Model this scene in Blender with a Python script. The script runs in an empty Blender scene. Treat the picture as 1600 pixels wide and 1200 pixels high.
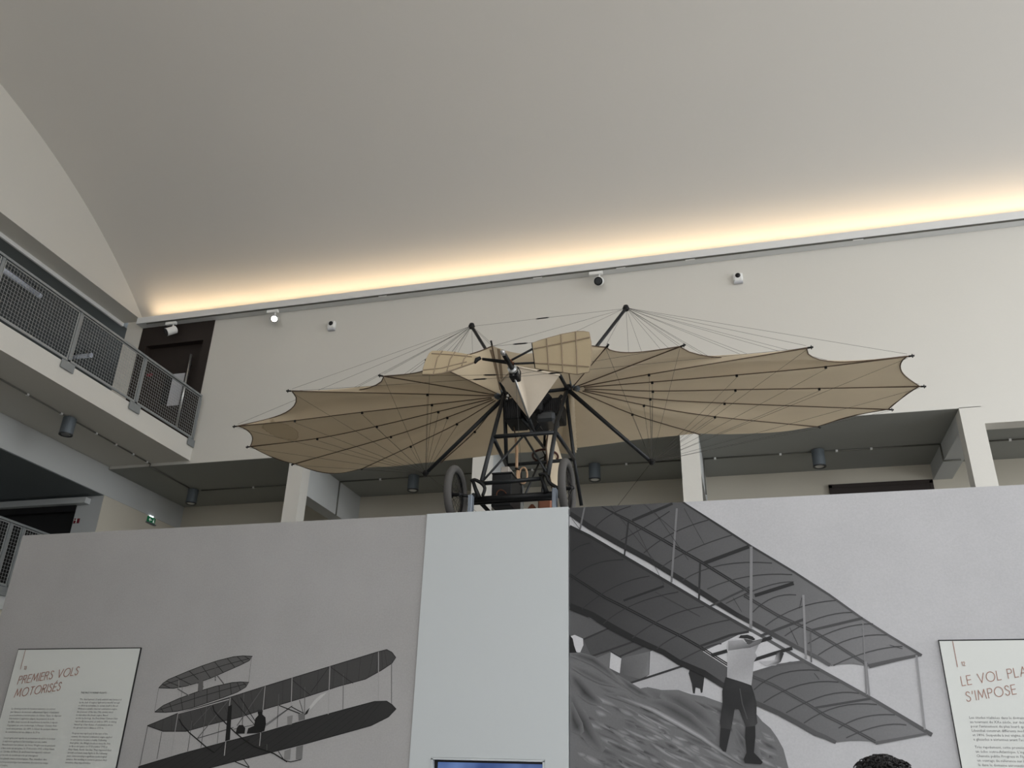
import bpy, math, random
from mathutils import Vector, Matrix
random.seed(7)
sc = bpy.context.scene
col = sc.collection
PI = math.pi
E = 1.6                                   # height of the lens above the hall floor; heights below are measured from it

# ------------------------------------------------------------------ camera
FPX = 1329.7
PITCH, YAW, ROLL = math.radians(25.349), math.radians(15.505), math.radians(1.724)
fw = Vector((-math.sin(YAW) * math.cos(PITCH), math.cos(YAW) * math.cos(PITCH), math.sin(PITCH)))
rt0 = Vector((math.cos(YAW), math.sin(YAW), 0)); up0 = rt0.cross(fw)
rt = rt0 * math.cos(ROLL) + up0 * math.sin(ROLL); up = up0 * math.cos(ROLL) - rt0 * math.sin(ROLL)
cd = bpy.data.cameras.new('camera'); cam = bpy.data.objects.new('camera', cd); col.objects.link(cam)
cd.sensor_width = 36.0; cd.lens = FPX / 1600 * 36.0; cd.clip_start = 0.05; cd.clip_end = 200
cam.matrix_world = Matrix(((rt.x, up.x, -fw.x, 0), (rt.y, up.y, -fw.y, 0), (rt.z, up.z, -fw.z, E), (0, 0, 0, 1)))
sc.camera = cam

def ray(px, py):
    d = rt * ((px - 800) / FPX) + up * ((600 - py) / FPX) + fw
    return d / d.y
def at_y(p, y): return ray(*p) * y
def at_x(p, x): d = ray(*p); return d * (x / d.x)
def at_z(p, z): d = ray(*p); return d * (z / d.z)
def at_pl(p, o, n):
    d = ray(*p); return d * (Vector(o).dot(n) / d.dot(n))

# ------------------------------------------------------------------ light
sc.view_settings.view_transform = 'Standard'; sc.view_settings.look = 'None'
sc.view_settings.gamma = 1.0; sc.view_settings.use_curve_mapping = False
sc.view_settings.exposure = 0.0
w = bpy.data.worlds.new('daylight'); sc.world = w; w.use_nodes = True
bg = w.node_tree.nodes['Background']; bg.inputs[0].default_value = (0.93, 0.97, 1.0, 1); bg.inputs[1].default_value = 2.75
wn = w.node_tree; wc = wn.nodes.new('ShaderNodeTexCoord'); wx = wn.nodes.new('ShaderNodeSeparateXYZ'); wr_ = wn.nodes.new('ShaderNodeValToRGB')   # bright sky over darker ground outside
wr_.color_ramp.elements[0].position = 0.46; wr_.color_ramp.elements[0].color = (0.34, 0.33, 0.32, 1); wr_.color_ramp.elements[1].position = 0.54; wr_.color_ramp.elements[1].color = (0.94, 0.97, 1.0, 1)
wm = wn.nodes.new('ShaderNodeMath'); wm.operation = 'MULTIPLY_ADD'; wm.inputs[1].default_value = 0.5; wm.inputs[2].default_value = 0.5
wn.links.new(wc.outputs['Generated'], wx.inputs[0]); wn.links.new(wx.outputs['Z'], wm.inputs[0]); wn.links.new(wm.outputs[0], wr_.inputs[0]); wn.links.new(wr_.outputs[0], bg.inputs[0])
sc.cycles.max_bounces = 10; sc.cycles.diffuse_bounces = 6; sc.cycles.use_denoising = True

def area(name, loc, target, sx, sy, power, color):
    l = bpy.data.lights.new(name, 'AREA'); l.shape = 'RECTANGLE'; l.size = sx; l.size_y = sy; l.energy = power; l.color = color
    o = bpy.data.objects.new(name, l); col.objects.link(o)
    o.location = (loc[0], loc[1], loc[2] + E)
    o.rotation_euler = (Vector(target) - Vector(loc)).to_track_quat('-Z', 'Y').to_euler()
    return o
area('daylight_end_windows', (13.5, 6.0, 4.0), (0, 8, 3), 9.0, 7.0, 650, (0.93, 0.97, 1.0))
cove = area('cove_strip_light', (-1.9, 14.09, 9.25), (-1.9, 13.59, 10.116), 21.0, 0.05, 60, (1.0, 0.74, 0.46)); cove.data.spread = math.radians(100)
area('front_vault_fill', (0, -0.45, 9.3), (0, 1.6, 11.5), 24.0, 0.1, 540, (1.0, 0.98, 0.95))  # unseen light added along the front cornice to brighten the vault

# ------------------------------------------------------------------ materials
def lin(c):
    c = c / 255.0
    return c / 12.92 if c <= 0.04045 else ((c + 0.055) / 1.055) ** 2.4
def rgb(r, g, b): return (lin(r), lin(g), lin(b), 1)
MATS = {}
def mat(name, c, rough=0.7, metal=0.0, var=0.06, scale=3.0, bump=0.0, bscale=60.0, emit=0.0, spec=0.3):
    m = bpy.data.materials.new(name); m.use_nodes = True; nt = m.node_tree; b = nt.nodes['Principled BSDF']
    b.inputs['Roughness'].default_value = rough; b.inputs['Metallic'].default_value = metal
    b.inputs['Specular IOR Level'].default_value = spec
    tc = nt.nodes.new('ShaderNodeTexCoord')
    nz = nt.nodes.new('ShaderNodeTexNoise'); nz.inputs['Scale'].default_value = scale; nz.inputs['Detail'].default_value = 5
    nt.links.new(tc.outputs['Object'], nz.inputs['Vector'])
    mx = nt.nodes.new('ShaderNodeMix'); mx.data_type = 'RGBA'
    nt.links.new(nz.outputs['Fac'], mx.inputs['Factor'])
    mx.inputs['A'].default_value = tuple(max(0, v * (1 - var)) for v in c[:3]) + (1,)
    mx.inputs['B'].default_value = tuple(min(1, v * (1 + var)) for v in c[:3]) + (1,)
    nt.links.new(mx.outputs['Result'], b.inputs['Base Color'])
    if bump:
        n2 = nt.nodes.new('ShaderNodeTexNoise'); n2.inputs['Scale'].default_value = bscale; n2.inputs['Detail'].default_value = 4
        nt.links.new(tc.outputs['Object'], n2.inputs['Vector'])
        bp = nt.nodes.new('ShaderNodeBump'); bp.inputs['Strength'].default_value = bump; bp.inputs['Distance'].default_value = 0.02
        nt.links.new(n2.outputs['Fac'], bp.inputs['Height']); nt.links.new(bp.outputs['Normal'], b.inputs['Normal'])
    if emit:
        nt.links.new(mx.outputs['Result'], b.inputs['Emission Color']); b.inputs['Emission Strength'].default_value = emit
    MATS[name] = m
    return m

mat('wall_paint', rgb(208, 206, 200), 0.85, var=0.02, scale=0.8, bump=0.05, bscale=25)
mat('cream_paint', rgb(198, 193, 180), 0.85, var=0.03, scale=0.8, bump=0.05)
mat('ceiling_plaster', rgb(205, 203, 199), 0.9, var=0.02, scale=0.35, bump=0.06, bscale=6)
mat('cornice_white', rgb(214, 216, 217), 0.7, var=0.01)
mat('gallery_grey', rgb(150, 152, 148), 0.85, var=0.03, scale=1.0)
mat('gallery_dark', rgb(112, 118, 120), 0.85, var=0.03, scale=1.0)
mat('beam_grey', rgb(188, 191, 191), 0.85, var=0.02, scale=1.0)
mat('floor_stone', rgb(120, 116, 110), 0.45, var=0.08, scale=1.5)
mat('door_brown', rgb(45, 38, 35), 0.5, var=0.1, scale=4)
mat('door_black', rgb(25, 24, 25), 0.55, var=0.1, scale=4)
mat('galvanised', rgb(150, 155, 158), 0.45, 0.6, var=0.12, scale=8)
mat('steel_wire', rgb(165, 168, 168), 0.45, 0.4, var=0.05)
mat('steel_brushed', rgb(190, 192, 192), 0.3, 0.9, var=0.05)
mat('lamp_grey', rgb(104, 112, 118), 0.5, 0.3, var=0.05)
mat('lamp_rim', rgb(60, 62, 64), 0.4, 0.2, var=0.05)
mat('conduit_grey', rgb(110, 110, 104), 0.5, 0.2, var=0.1)
mat('white_plastic', rgb(228, 229, 228), 0.4, var=0.02)
mat('black_plastic', rgb(18, 18, 20), 0.35, var=0.1)
mat('spot_glow', (1, 0.93, 0.82, 1), 0.5, var=0.0, emit=14.0)
mat('led_warm', (1, 0.75, 0.45, 1), 0.5, var=0.0, emit=1.5)
mat('lamp_white', (0.9, 0.95, 1, 1), 0.5, var=0.0, emit=3.0)
mat('tube_cover', rgb(190, 196, 210), 0.3, var=0.03)
mat('panel_white', rgb(182, 186, 187), 0.55, var=0.012, scale=1.0, bump=0.01, bscale=120)
mat('panel_edge', rgb(92, 88, 84), 0.7, var=0.05)
mat('board_white', rgb(196, 198, 194), 0.45, var=0.01)
mat('ink_copper', rgb(150, 110, 96), 0.6, var=0.05)
mat('ink_grey', rgb(105, 104, 104), 0.6, var=0.05)
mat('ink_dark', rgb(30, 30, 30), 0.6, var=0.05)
mat('platform_grey', rgb(170, 172, 172), 0.6, var=0.04)
mat('stand_grey', rgb(112, 119, 128), 0.45, 0.3, var=0.06)
mat('tube_black', rgb(32, 34, 36), 0.42, 0.15, var=0.15, scale=6)
mat('iron_black', rgb(17, 17, 18), 0.5, 0.2, var=0.2, scale=8)
mat('wood_rib', rgb(88, 72, 58), 0.6, var=0.2, scale=10)
mat('wood_light', rgb(164, 134, 106), 0.5, var=0.15, scale=14)
mat('wood_red', rgb(64, 28, 24), 0.35, var=0.2, scale=10)
mat('batten', rgb(140, 124, 104), 0.7, var=0.1)
mat('wire_dark', rgb(58, 56, 54), 0.5, 0.3, var=0.05)
mat('rubber_grey', rgb(76, 74, 72), 0.8, var=0.08, scale=6)
mat('copper', rgb(104, 66, 48), 0.45, 0.5, var=0.2, scale=9)
mat('chrome', rgb(205, 205, 205), 0.2, 1.0, var=0.05)
mat('radiator_black', rgb(16, 16, 17), 0.6, 0.1, var=0.2, scale=20, bump=0.3, bscale=90)
mat('tank_beige', rgb(168, 160, 152), 0.6, var=0.05)
mat('sign_green', rgb(18, 112, 72), 0.5, var=0.05, emit=0.12)
mat('sign_white', rgb(225, 235, 228), 0.5, var=0.0, emit=0.25)
mat('sign_red', rgb(112, 32, 42), 0.5, var=0.05)
mat('paper', rgb(190, 192, 198), 0.7, var=0.03)
mat('hair_black', rgb(14, 12, 12), 0.6, var=0.3, scale=20)
mat('skin', rgb(150, 105, 82), 0.6, var=0.08)
mat('cloth_dark', rgb(48, 52, 60), 0.85, var=0.1, scale=12)
mat('cloth_jeans', rgb(58, 66, 84), 0.85, var=0.1, scale=12)
mat('shoe', rgb(30, 28, 27), 0.6, var=0.1)

def canvas(name, c, trans=0.25, var=0.08, scale=2.2):
    m = mat(name, c, 0.9, var=var, scale=scale, bump=0.3, bscale=5, spec=0.1); nt = m.node_tree
    b = nt.nodes['Principled BSDF']; out = nt.nodes['Material Output']
    tr = nt.nodes.new('ShaderNodeBsdfTranslucent'); ms = nt.nodes.new('ShaderNodeMixShader'); ms.inputs[0].default_value = trans
    src = b.inputs['Base Color'].links[0].from_socket
    nt.links.new(src, tr.inputs['Color']); nt.links.new(b.outputs[0], ms.inputs[1]); nt.links.new(tr.outputs[0], ms.inputs[2])
    nt.links.new(ms.outputs[0], out.inputs['Surface'])
    return m
canvas('canvas_wing', rgb(208, 194, 170))
m = canvas('canvas_wing_stained', rgb(204, 189, 163)); nt = m.node_tree; b = nt.nodes['Principled BSDF']
src = b.inputs['Base Color'].links[0].from_socket
tc = nt.nodes.new('ShaderNodeTexCoord'); mp = nt.nodes.new('ShaderNodeMapping'); mp.name = 'stain_place'; mp.vector_type = 'TEXTURE'; ln = nt.nodes.new('ShaderNodeVectorMath'); ln.operation = 'LENGTH'
nz = nt.nodes.new('ShaderNodeTexNoise'); nz.inputs['Scale'].default_value = 9; av = nt.nodes.new('ShaderNodeMath'); av.operation = 'MULTIPLY_ADD'; av.inputs[1].default_value = 0.5; 
cr = nt.nodes.new('ShaderNodeValToRGB'); e = cr.color_ramp.elements; e[0].position = 0.0; e[0].color = (0.86, 0.84, 0.80, 1); e[1].position = 1.25 / 1.6; e[1].color = (1, 1, 1, 1)
k = e.new(0.70); k.color = (0.84, 0.82, 0.78, 1); k = e.new(0.74); k.color = (0.70, 0.66, 0.62, 1)
dv = nt.nodes.new('ShaderNodeMath'); dv.operation = 'DIVIDE'; dv.inputs[1].default_value = 1.7
nt.links.new(tc.outputs['Object'], mp.inputs['Vector']); nt.links.new(mp.outputs['Vector'], ln.inputs[0]); nt.links.new(tc.outputs['Object'], nz.inputs['Vector'])
nt.links.new(nz.outputs['Fac'], av.inputs[0]); nt.links.new(ln.outputs['Value'], av.inputs[2]); nt.links.new(av.outputs[0], dv.inputs[0]); nt.links.new(dv.outputs[0], cr.inputs['Fac'])
mu = nt.nodes.new('ShaderNodeMix'); mu.data_type = 'RGBA'; mu.blend_type = 'MULTIPLY'; mu.inputs['Factor'].default_value = 1
nt.links.new(src, mu.inputs['A']); nt.links.new(cr.outputs['Color'], mu.inputs['B']); nt.links.new(mu.outputs['Result'], b.inputs['Base Color'])
for l in list(nt.links):
    if l.to_node.type == 'BSDF_TRANSLUCENT': nt.links.new(mu.outputs['Result'], l.to_socket)
canvas('canvas_blade', rgb(200, 184, 154), 0.3, 0.04)
canvas('canvas_prow', rgb(228, 216, 198), 0.15, 0.04)
canvas('canvas_rudder', rgb(226, 212, 188), 0.25, 0.04)

def print_mat(name, tint):
    m = bpy.data.materials.new(name); m.use_nodes = True; nt = m.node_tree; b = nt.nodes['Principled BSDF']
    b.inputs['Roughness'].default_value = 0.65; b.inputs['Specular IOR Level'].default_value = 0.2
    at = nt.nodes.new('ShaderNodeAttribute'); at.attribute_name = 'ink'
    tc = nt.nodes.new('ShaderNodeTexCoord')
    n1 = nt.nodes.new('ShaderNodeTexNoise'); n1.inputs['Scale'].default_value = 1.6; n1.inputs['Detail'].default_value = 6
    n2 = nt.nodes.new('ShaderNodeTexNoise'); n2.inputs['Scale'].default_value = 70; n2.inputs['Detail'].default_value = 2
    for n in (n1, n2): nt.links.new(tc.outputs['Object'], n.inputs['Vector'])
    ad = nt.nodes.new('ShaderNodeMath'); ad.operation = 'MULTIPLY_ADD'; ad.inputs[1].default_value = 0.22; ad.inputs[2].default_value = 0.80
    nt.links.new(n1.outputs['Fac'], ad.inputs[0])
    a2 = nt.nodes.new('ShaderNodeMath'); a2.operation = 'MULTIPLY_ADD'; a2.inputs[1].default_value = 0.18
    nt.links.new(n2.outputs['Fac'], a2.inputs[0]); nt.links.new(ad.outputs[0], a2.inputs[2])
    mx = nt.nodes.new('ShaderNodeMix'); mx.data_type = 'RGBA'; mx.blend_type = 'MULTIPLY'; mx.inputs['Factor'].default_value = 1
    nt.links.new(at.outputs['Color'], mx.inputs['A']); nt.links.new(a2.outputs[0], mx.inputs['B'])
    m2 = nt.nodes.new('ShaderNodeMix'); m2.data_type = 'RGBA'; m2.blend_type = 'MULTIPLY'; m2.inputs['Factor'].default_value = 1
    m2.inputs['B'].default_value = tint; nt.links.new(mx.outputs['Result'], m2.inputs['A'])
    nt.links.new(m2.outputs['Result'], b.inputs['Base Color'])
    MATS[name] = m
print_mat('print_warm', (1.0, 0.975, 0.96, 1)); print_mat('print_cool', (0.985, 0.975, 1.0, 1))

# ------------------------------------------------------------------ mesh builder
WLOC = {}                                             # world position of every object's origin
class MB:
    def __init__(s): s.v = []; s.f = []; s.m = []; s.sm = []; s.c = []; s.mats = []; s.cur = 0; s.ink = None
    def use(s, name):
        if name not in s.mats: s.mats.append(name)
        s.cur = s.mats.index(name); return s
    def add(s, vs, fs, smooth=False):
        o = len(s.v); s.v += [Vector(v) for v in vs]; s.c += [s.ink] * len(vs)
        for f in fs: s.f.append([i + o for i in f]); s.m.append(s.cur); s.sm.append(smooth)
    def box(s, a, b):
        x0, x1 = sorted((a[0], b[0])); y0, y1 = sorted((a[1], b[1])); z0, z1 = sorted((a[2], b[2]))
        s.add([(x0, y0, z0), (x1, y0, z0), (x1, y1, z0), (x0, y1, z0), (x0, y0, z1), (x1, y0, z1), (x1, y1, z1), (x0, y1, z1)],
              [(0, 3, 2, 1), (4, 5, 6, 7), (0, 1, 5, 4), (1, 2, 6, 5), (2, 3, 7, 6), (3, 0, 4, 7)]); return s
    def bbox(s, a, b, r):                              # box with chamfered edges
        lo = [min(a[i], b[i]) for i in range(3)]; hi = [max(a[i], b[i]) for i in range(3)]
        vs = []; idx = {}
        for sx in (0, 1):
            for sy in (0, 1):
                for sz in (0, 1):
                    for ax in range(3):
                        p = []
                        for i, q in enumerate((sx, sy, sz)):
                            e = hi[i] if q else lo[i]; p.append(e if i == ax else e + (-r if q else r))
                        idx[(sx, sy, sz, ax)] = len(vs); vs.append(p)
        fs = []
        B = (0, 1)
        for ax in range(3):
            o = [i for i in range(3) if i != ax]
            for q in B:
                def k(u, v):
                    t = [0, 0, 0]; t[ax] = q; t[o[0]] = u; t[o[1]] = v; return idx[(*t, ax)]
                fs.append([k(0, 0), k(1, 0), k(1, 1), k(0, 1)])
            for u in B:
                for v in B:
                    def e(q, a_):
                        t = [0, 0, 0]; t[ax] = q; t[o[0]] = u; t[o[1]] = v; return idx[(*t, a_)]
                    fs.append([e(0, o[0]), e(1, o[0]), e(1, o[1]), e(0, o[1])])
        for sx in B:
            for sy in B:
                for sz in B: fs.append([idx[(sx, sy, sz, a_)] for a_ in range(3)])
        s.add(vs, fs); return s
    def tube(s, pts, r, n=8, caps=True, closed=False):
        pts = [Vector(p) for p in pts]; N = len(pts)
        rs = r if isinstance(r, (list, tuple)) else [r] * N
        vs = []; prev = None
        for i, p in enumerate(pts):
            if closed: t = pts[(i + 1) % N] - pts[i - 1]
            else: t = (pts[min(i + 1, N - 1)] - pts[max(i - 1, 0)])
            t.normalize()
            if prev is None:
                a = Vector((0, 0, 1)) if abs(t.z) < 0.9 else Vector((1, 0, 0))
                u = t.cross(a).normalized()
            else:
                u = (prev - t * prev.dot(t)).normalized()
            prev = u; v = t.cross(u)
            for k in range(n):
                an = 2 * PI * k / n; vs.append(p + (u * math.cos(an) + v * math.sin(an)) * rs[i])
        fs = []
        for i in range(N if closed else N - 1):
            j = (i + 1) % N
            for k in range(n): fs.append((i * n + k, i * n + (k + 1) % n, j * n + (k + 1) % n, j * n + k))
        s.add(vs, fs, n > 5)
        if caps and not closed:
            o = len(s.v) - len(vs)
            s.f.append([o + k for k in range(n)][::-1]); s.m.append(s.cur); s.sm.append(False)
            s.f.append([o + (N - 1) * n + k for k in range(n)]); s.m.append(s.cur); s.sm.append(False)
        return s
    def lathe(s, o, ax, prof, n=20):                   # prof: (distance along axis, radius)
        o = Vector(o); ax = Vector(ax).normalized(); a = Vector((0, 0, 1)) if abs(ax.z) < 0.9 else Vector((1, 0, 0))
        u = ax.cross(a).normalized(); v = ax.cross(u); vs = []
        for h, r in prof:
            for k in range(n):
                an = 2 * PI * k / n; vs.append(o + ax * h + (u * math.cos(an) + v * math.sin(an)) * max(r, 1e-4))
        fs = []
        for i in range(len(prof) - 1):
            for k in range(n): fs.append((i * n + k, i * n + (k + 1) % n, (i + 1) * n + (k + 1) % n, (i + 1) * n + k))
        fs.append(list(range(n))[::-1]); fs.append([(len(prof) - 1) * n + k for k in range(n)])
        s.add(vs, fs, False); return s
    def grid(s, rows, smooth=True, closed=False):
        n = len(rows[0]); vs = [p for r in rows for p in r]; fs = []
        for i in range(len(rows) - 1):
            for k in range(n - 1): fs.append((i * n + k, i * n + k + 1, (i + 1) * n + k + 1, (i + 1) * n + k))
        s.add(vs, fs, smooth); return s
    def poly(s, pts): s.add(pts, [list(range(len(pts)))]); return s
    def prism(s, pts, d):                              # polygon extruded by vector d
        n = len(pts); d = Vector(d); p = [Vector(q) for q in pts]
        s.add(p + [q + d for q in p], [list(range(n))[::-1], [n + i for i in range(n)]] + [(i, (i + 1) % n, n + (i + 1) % n, n + i) for i in range(n)]); return s
    def build(s, name, m=None, parent=None, origin=None, ink=False):
        if m and not s.mats: s.mats = [m]
        lo = Vector((min(v.x for v in s.v), min(v.y for v in s.v), min(v.z for v in s.v)))
        hi = Vector((max(v.x for v in s.v), max(v.y for v in s.v), max(v.z for v in s.v)))
        o = Vector(origin) if origin is not None else Vector(((lo.x + hi.x) / 2, (lo.y + hi.y) / 2, lo.z))
        me = bpy.data.meshes.new(name); me.from_pydata([v - o for v in s.v], [], s.f)
        for q in s.mats: me.materials.append(MATS[q])
        for p, mi, sm in zip(me.polygons, s.m, s.sm): p.material_index = mi; p.use_smooth = sm
        if ink:
            a = me.color_attributes.new('ink', 'FLOAT_COLOR', 'POINT')
            for i, g in enumerate(s.c): a.data[i].color = (g, g, g, 1)
        me.update()
        ob = bpy.data.objects.new(name, me); col.objects.link(ob)
        w_ = o + Vector((0, 0, E))
        WLOC[ob.name] = w_
        if parent: ob.parent = parent; ob.location = w_ - WLOC[parent.name]
        else: ob.location = w_
        return ob

def tag(o, label=None, cat=None, group=None, kind=None):
    if label: o['label'] = label
    if cat: o['category'] = cat
    if group: o['group'] = group
    if kind: o['kind'] = kind
    return o
def empty(name, loc, label, cat, group=None):
    o = bpy.data.objects.new(name, None); col.objects.link(o); o.location = (loc[0], loc[1], loc[2] + E)
    o.empty_display_size = 0.2; WLOC[o.name] = Vector(o.location)
    return tag(o, label, cat, group)
def struct(mb, name, m, parent=None):
    o = mb.build(name, m, parent); o['kind'] = 'structure'; return o
def dup(root, delta, label=None, group=None):
    r = root.copy(); col.objects.link(r); r.location = root.location + Vector(delta); WLOC[r.name] = Vector(r.location)
    if label: r['label'] = label
    if group: r['group'] = group
    for ch in root.children:
        c = ch.copy(); col.objects.link(c); c.parent = r
        for g in ch.children:
            d = g.copy(); col.objects.link(d); d.parent = c
    return r

# ------------------------------------------------------------------ the hall
XW = -12.75; YB = 14.2; XR = 13.0; YF = -0.65
ZF = -E; ZL = 5.82; ZG = 5.83
struct(MB().box((-18, -3, ZF - 0.2), (XR + 2, 17.2, ZF)), 'floor', 'floor_stone')
# barrel vault
VC = (6.747, -0.19); VR = 12.183
a0 = math.acos((14.2 - VC[0]) / VR); a1 = PI - a0
arc = [(VC[0] + VR * math.cos(a0 + (a1 - a0) * i / 64), VC[1] + VR * math.sin(a0 + (a1 - a0) * i / 64)) for i in range(65)]
mb = MB()
rows = [[(x, y, z) for y, z in arc] for x in (XW - 0.02, XR)]
mb.grid(rows); mb.grid([[(x, VC[0] + (y - VC[0]) * 1.03, VC[1] + (z - VC[1]) * 1.03) for y, z in arc] for x in (XW - 0.02, XR)][::-1])
struct(mb, 'ceiling', 'ceiling_plaster')
# end wall below the vault (tympanum), half a metre thick
ty = [(y, z) for y, z in arc if z > 9.41]
ty = [(YB - 0.001, 9.41)] + ty + [(YF - 0.05, 9.41)]
struct(MB().prism([(XW, y, z) for y, z in ty], (-0.5, 0, 0)), 'wall_left', 'wall_paint')
# back wall: band over the openings, piers, door head
mb = MB()
mb.box((-10.82, YB, ZL), (4.01, YB + 0.3, 9.47)); mb.box((4.01, YB, 5.525), (XR, YB + 0.3, 9.47))
mb.box((-13.13, YB, 6.29), (-12.68, YB + 0.3, 9.47)); mb.box((-12.68, YB, 9.21), (-10.82, YB + 0.3, 9.47))
mb.box((-12.68, YB, ZL), (-10.82, YB + 0.3, 6.3))
PIERS = ((-8.455, -8.147), (-4.655, -4.345), (-0.845, -0.532), (3.68, 4.01))
for x0, x1 in PIERS: mb.box((x0, YB, 2.9), (x1, YB + 0.3, ZL + 0.01))
mb.box((-12.7, YB, ZF), (XR, YB + 0.3, 2.9))
struct(mb, 'wall_back', 'wall_paint')
mb = MB()
mb.box((-12.7, 16.9, 2.9), (XR, 17.1, ZG + 0.1))
struct(mb, 'wall_gallery', 'cream_paint')
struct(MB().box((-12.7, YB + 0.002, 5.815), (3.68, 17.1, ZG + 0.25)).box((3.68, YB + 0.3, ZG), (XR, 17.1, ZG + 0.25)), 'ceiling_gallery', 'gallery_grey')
struct(MB().box((-12.7, YB + 0.3, 2.6), (XR, 17.1, 2.9)), 'floor_gallery', 'floor_stone')
mb = MB()
for (x0, x1), zb in zip(PIERS, (5.08, 5.08, 5.08, 5.5)): mb.box((x0, YB + 0.3, zb), (x1, 16.9, ZG))
struct(mb, 'beam_gallery', 'beam_grey')
# left side: balcony slab, long beam, two gallery storeys
struct(MB().box((-17.6, YF, 5.88), (-10.75, YB, 6.29)), 'floor_balcony', 'wall_paint')
struct(MB().box((-13.1, YF, 5.275), (-12.7, 16.9, 5.875)), 'beam_left', 'beam_grey')
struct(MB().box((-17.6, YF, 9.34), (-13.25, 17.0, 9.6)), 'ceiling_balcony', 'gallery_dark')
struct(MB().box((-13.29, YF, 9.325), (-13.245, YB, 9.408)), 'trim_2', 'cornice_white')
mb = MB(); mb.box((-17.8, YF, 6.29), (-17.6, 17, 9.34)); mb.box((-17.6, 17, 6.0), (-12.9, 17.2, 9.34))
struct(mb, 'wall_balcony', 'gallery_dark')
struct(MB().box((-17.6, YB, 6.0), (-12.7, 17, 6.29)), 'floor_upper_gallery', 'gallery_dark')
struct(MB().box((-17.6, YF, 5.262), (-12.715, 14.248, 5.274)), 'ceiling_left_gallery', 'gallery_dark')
struct(MB().box((-12.95, 14.252, 2.9), (-12.692, 16.9, 5.268)), 'wall_cream_return', 'cream_paint')
mb = MB(); mb.box((-13.31, 14.25, 2.9), (-12.7, 14.45, 5.262)); mb.box((-17.6, 14.25, 5.08), (-13.31, 14.45, 5.262)); mb.box((-17.6, 14.25, 2.9), (-15.27, 14.45, 5.08))
mb.box((-17.6, 14.1, 5.08), (-13.0, 14.25, 5.2))
struct(mb, 'wall_left_gallery', 'beam_grey')
struct(MB().box((-17.6, YF, 2.6), (-12.7, YB, 2.95)), 'floor_left_gallery', 'beam_grey')
struct(MB().box((-13.0, YF, ZF), (-12.75, YB, 2.6)), 'wall_left_lower', 'cream_paint')
struct(MB().box((-17.8, YF, 2.95), (-17.6, 14.5, 5.2)), 'wall_far_left', 'gallery_dark')
mb = MB(); mb.box((-13.2, YF - 0.3, ZF), (-3.5, YF, 9.5)); mb.box((-3.5, YF - 0.3, 7.6), (XR, YF, 9.5))  # unseen front wall, left stretch kept solid to hold daylight off that side
for x in (0.6, 4.7, 8.8, 12.8): mb.box((x, YF - 0.3, ZF), (x + 0.3, YF, 7.6))
struct(mb, 'wall_front', 'wall_paint')
# cornice trough with its warm strip
mb = MB(); mb.box((-12.7, 13.975, 9.2), (XR, YB, 9.222)); mb.box((-12.7, 13.965, 9.2), (XR, 13.985, 9.353))
struct(mb, 'trim_1', 'cornice_white')
tag(MB().box((-12.3, 14.04, 9.223), (8.6, 14.08, 9.237)).build('led_strip', 'led_warm'), 'warm glowing light strip lying inside the cornice trough under the vault', 'light strip')

# upper door beside the balcony
d1 = struct(MB().box((-12.66, YB + 0.14, 6.3), (-10.84, YB + 0.2, 9.2)), 'door_1', 'door_brown')
mb = MB(); mb.box((-12.68, YB - 0.015, 6.29), (-12.48, YB + 0.14, 9.2)); mb.box((-11.02, YB - 0.015, 6.29), (-10.82, YB + 0.14, 9.2)); mb.box((-12.48, YB - 0.015, 8.72), (-11.02, YB + 0.14, 9.2))
mb.build('door_frame', 'door_brown', d1)
mb = MB(); mb.tube([(-11.3, YB + 0.05, 8.42), (-11.28, YB + 0.05, 6.7)], 0.028, 12)
for z in (8.2, 6.9): mb.tube([(-11.3, YB + 0.05, z), (-11.3, YB + 0.14, z)], 0.012, 8)
mb.build('pull_handle', 'steel_brushed', d1)
mb = MB(); mb.box((-11.72, YB + 0.13, 7.25), (-11.42, YB + 0.139, 8.02)); mb.build('notice', 'paper', d1)
mb = MB(); mb.box((-11.9, YB + 0.128, 7.3), (-11.74, YB + 0.139, 7.98)); mb.build('glass_slot', 'black_plastic', d1)
MB().box((-12.4, YB + 0.12, 8.02), (-12.27, YB + 0.139, 8.09)).build('red_label', 'sign_red', d1)
d2 = struct(MB().box((-15.27, 14.33, 2.95), (-13.31, 14.4, 5.08)), 'door_2', 'door_black')
MB().box((-15.27, 14.22, 4.95), (-13.31, 14.33, 5.08)).build('door_frame', 'door_black', d2)
p3 = at_y((1296, 760), 16.88); q3 = at_y((1455, 752), 16.88)
d3 = struct(MB().box((p3.x, 16.84, 2.9), (q3.x, 16.9, p3.z)), 'door_3', 'door_brown')
mb = MB(); xm = (p3.x + q3.x) / 2
for a, b in ((p3.x - 0.02, p3.x + 0.04), (q3.x - 0.04, q3.x + 0.02)): mb.box((a, 16.83, 2.9), (b, 16.84, p3.z + 0.0))
mb.box((p3.x - 0.02, 16.83, p3.z - 0.05), (q3.x + 0.02, 16.84, p3.z + 0.02)); mb.build('door_frame', 'door_brown', d3)

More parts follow.
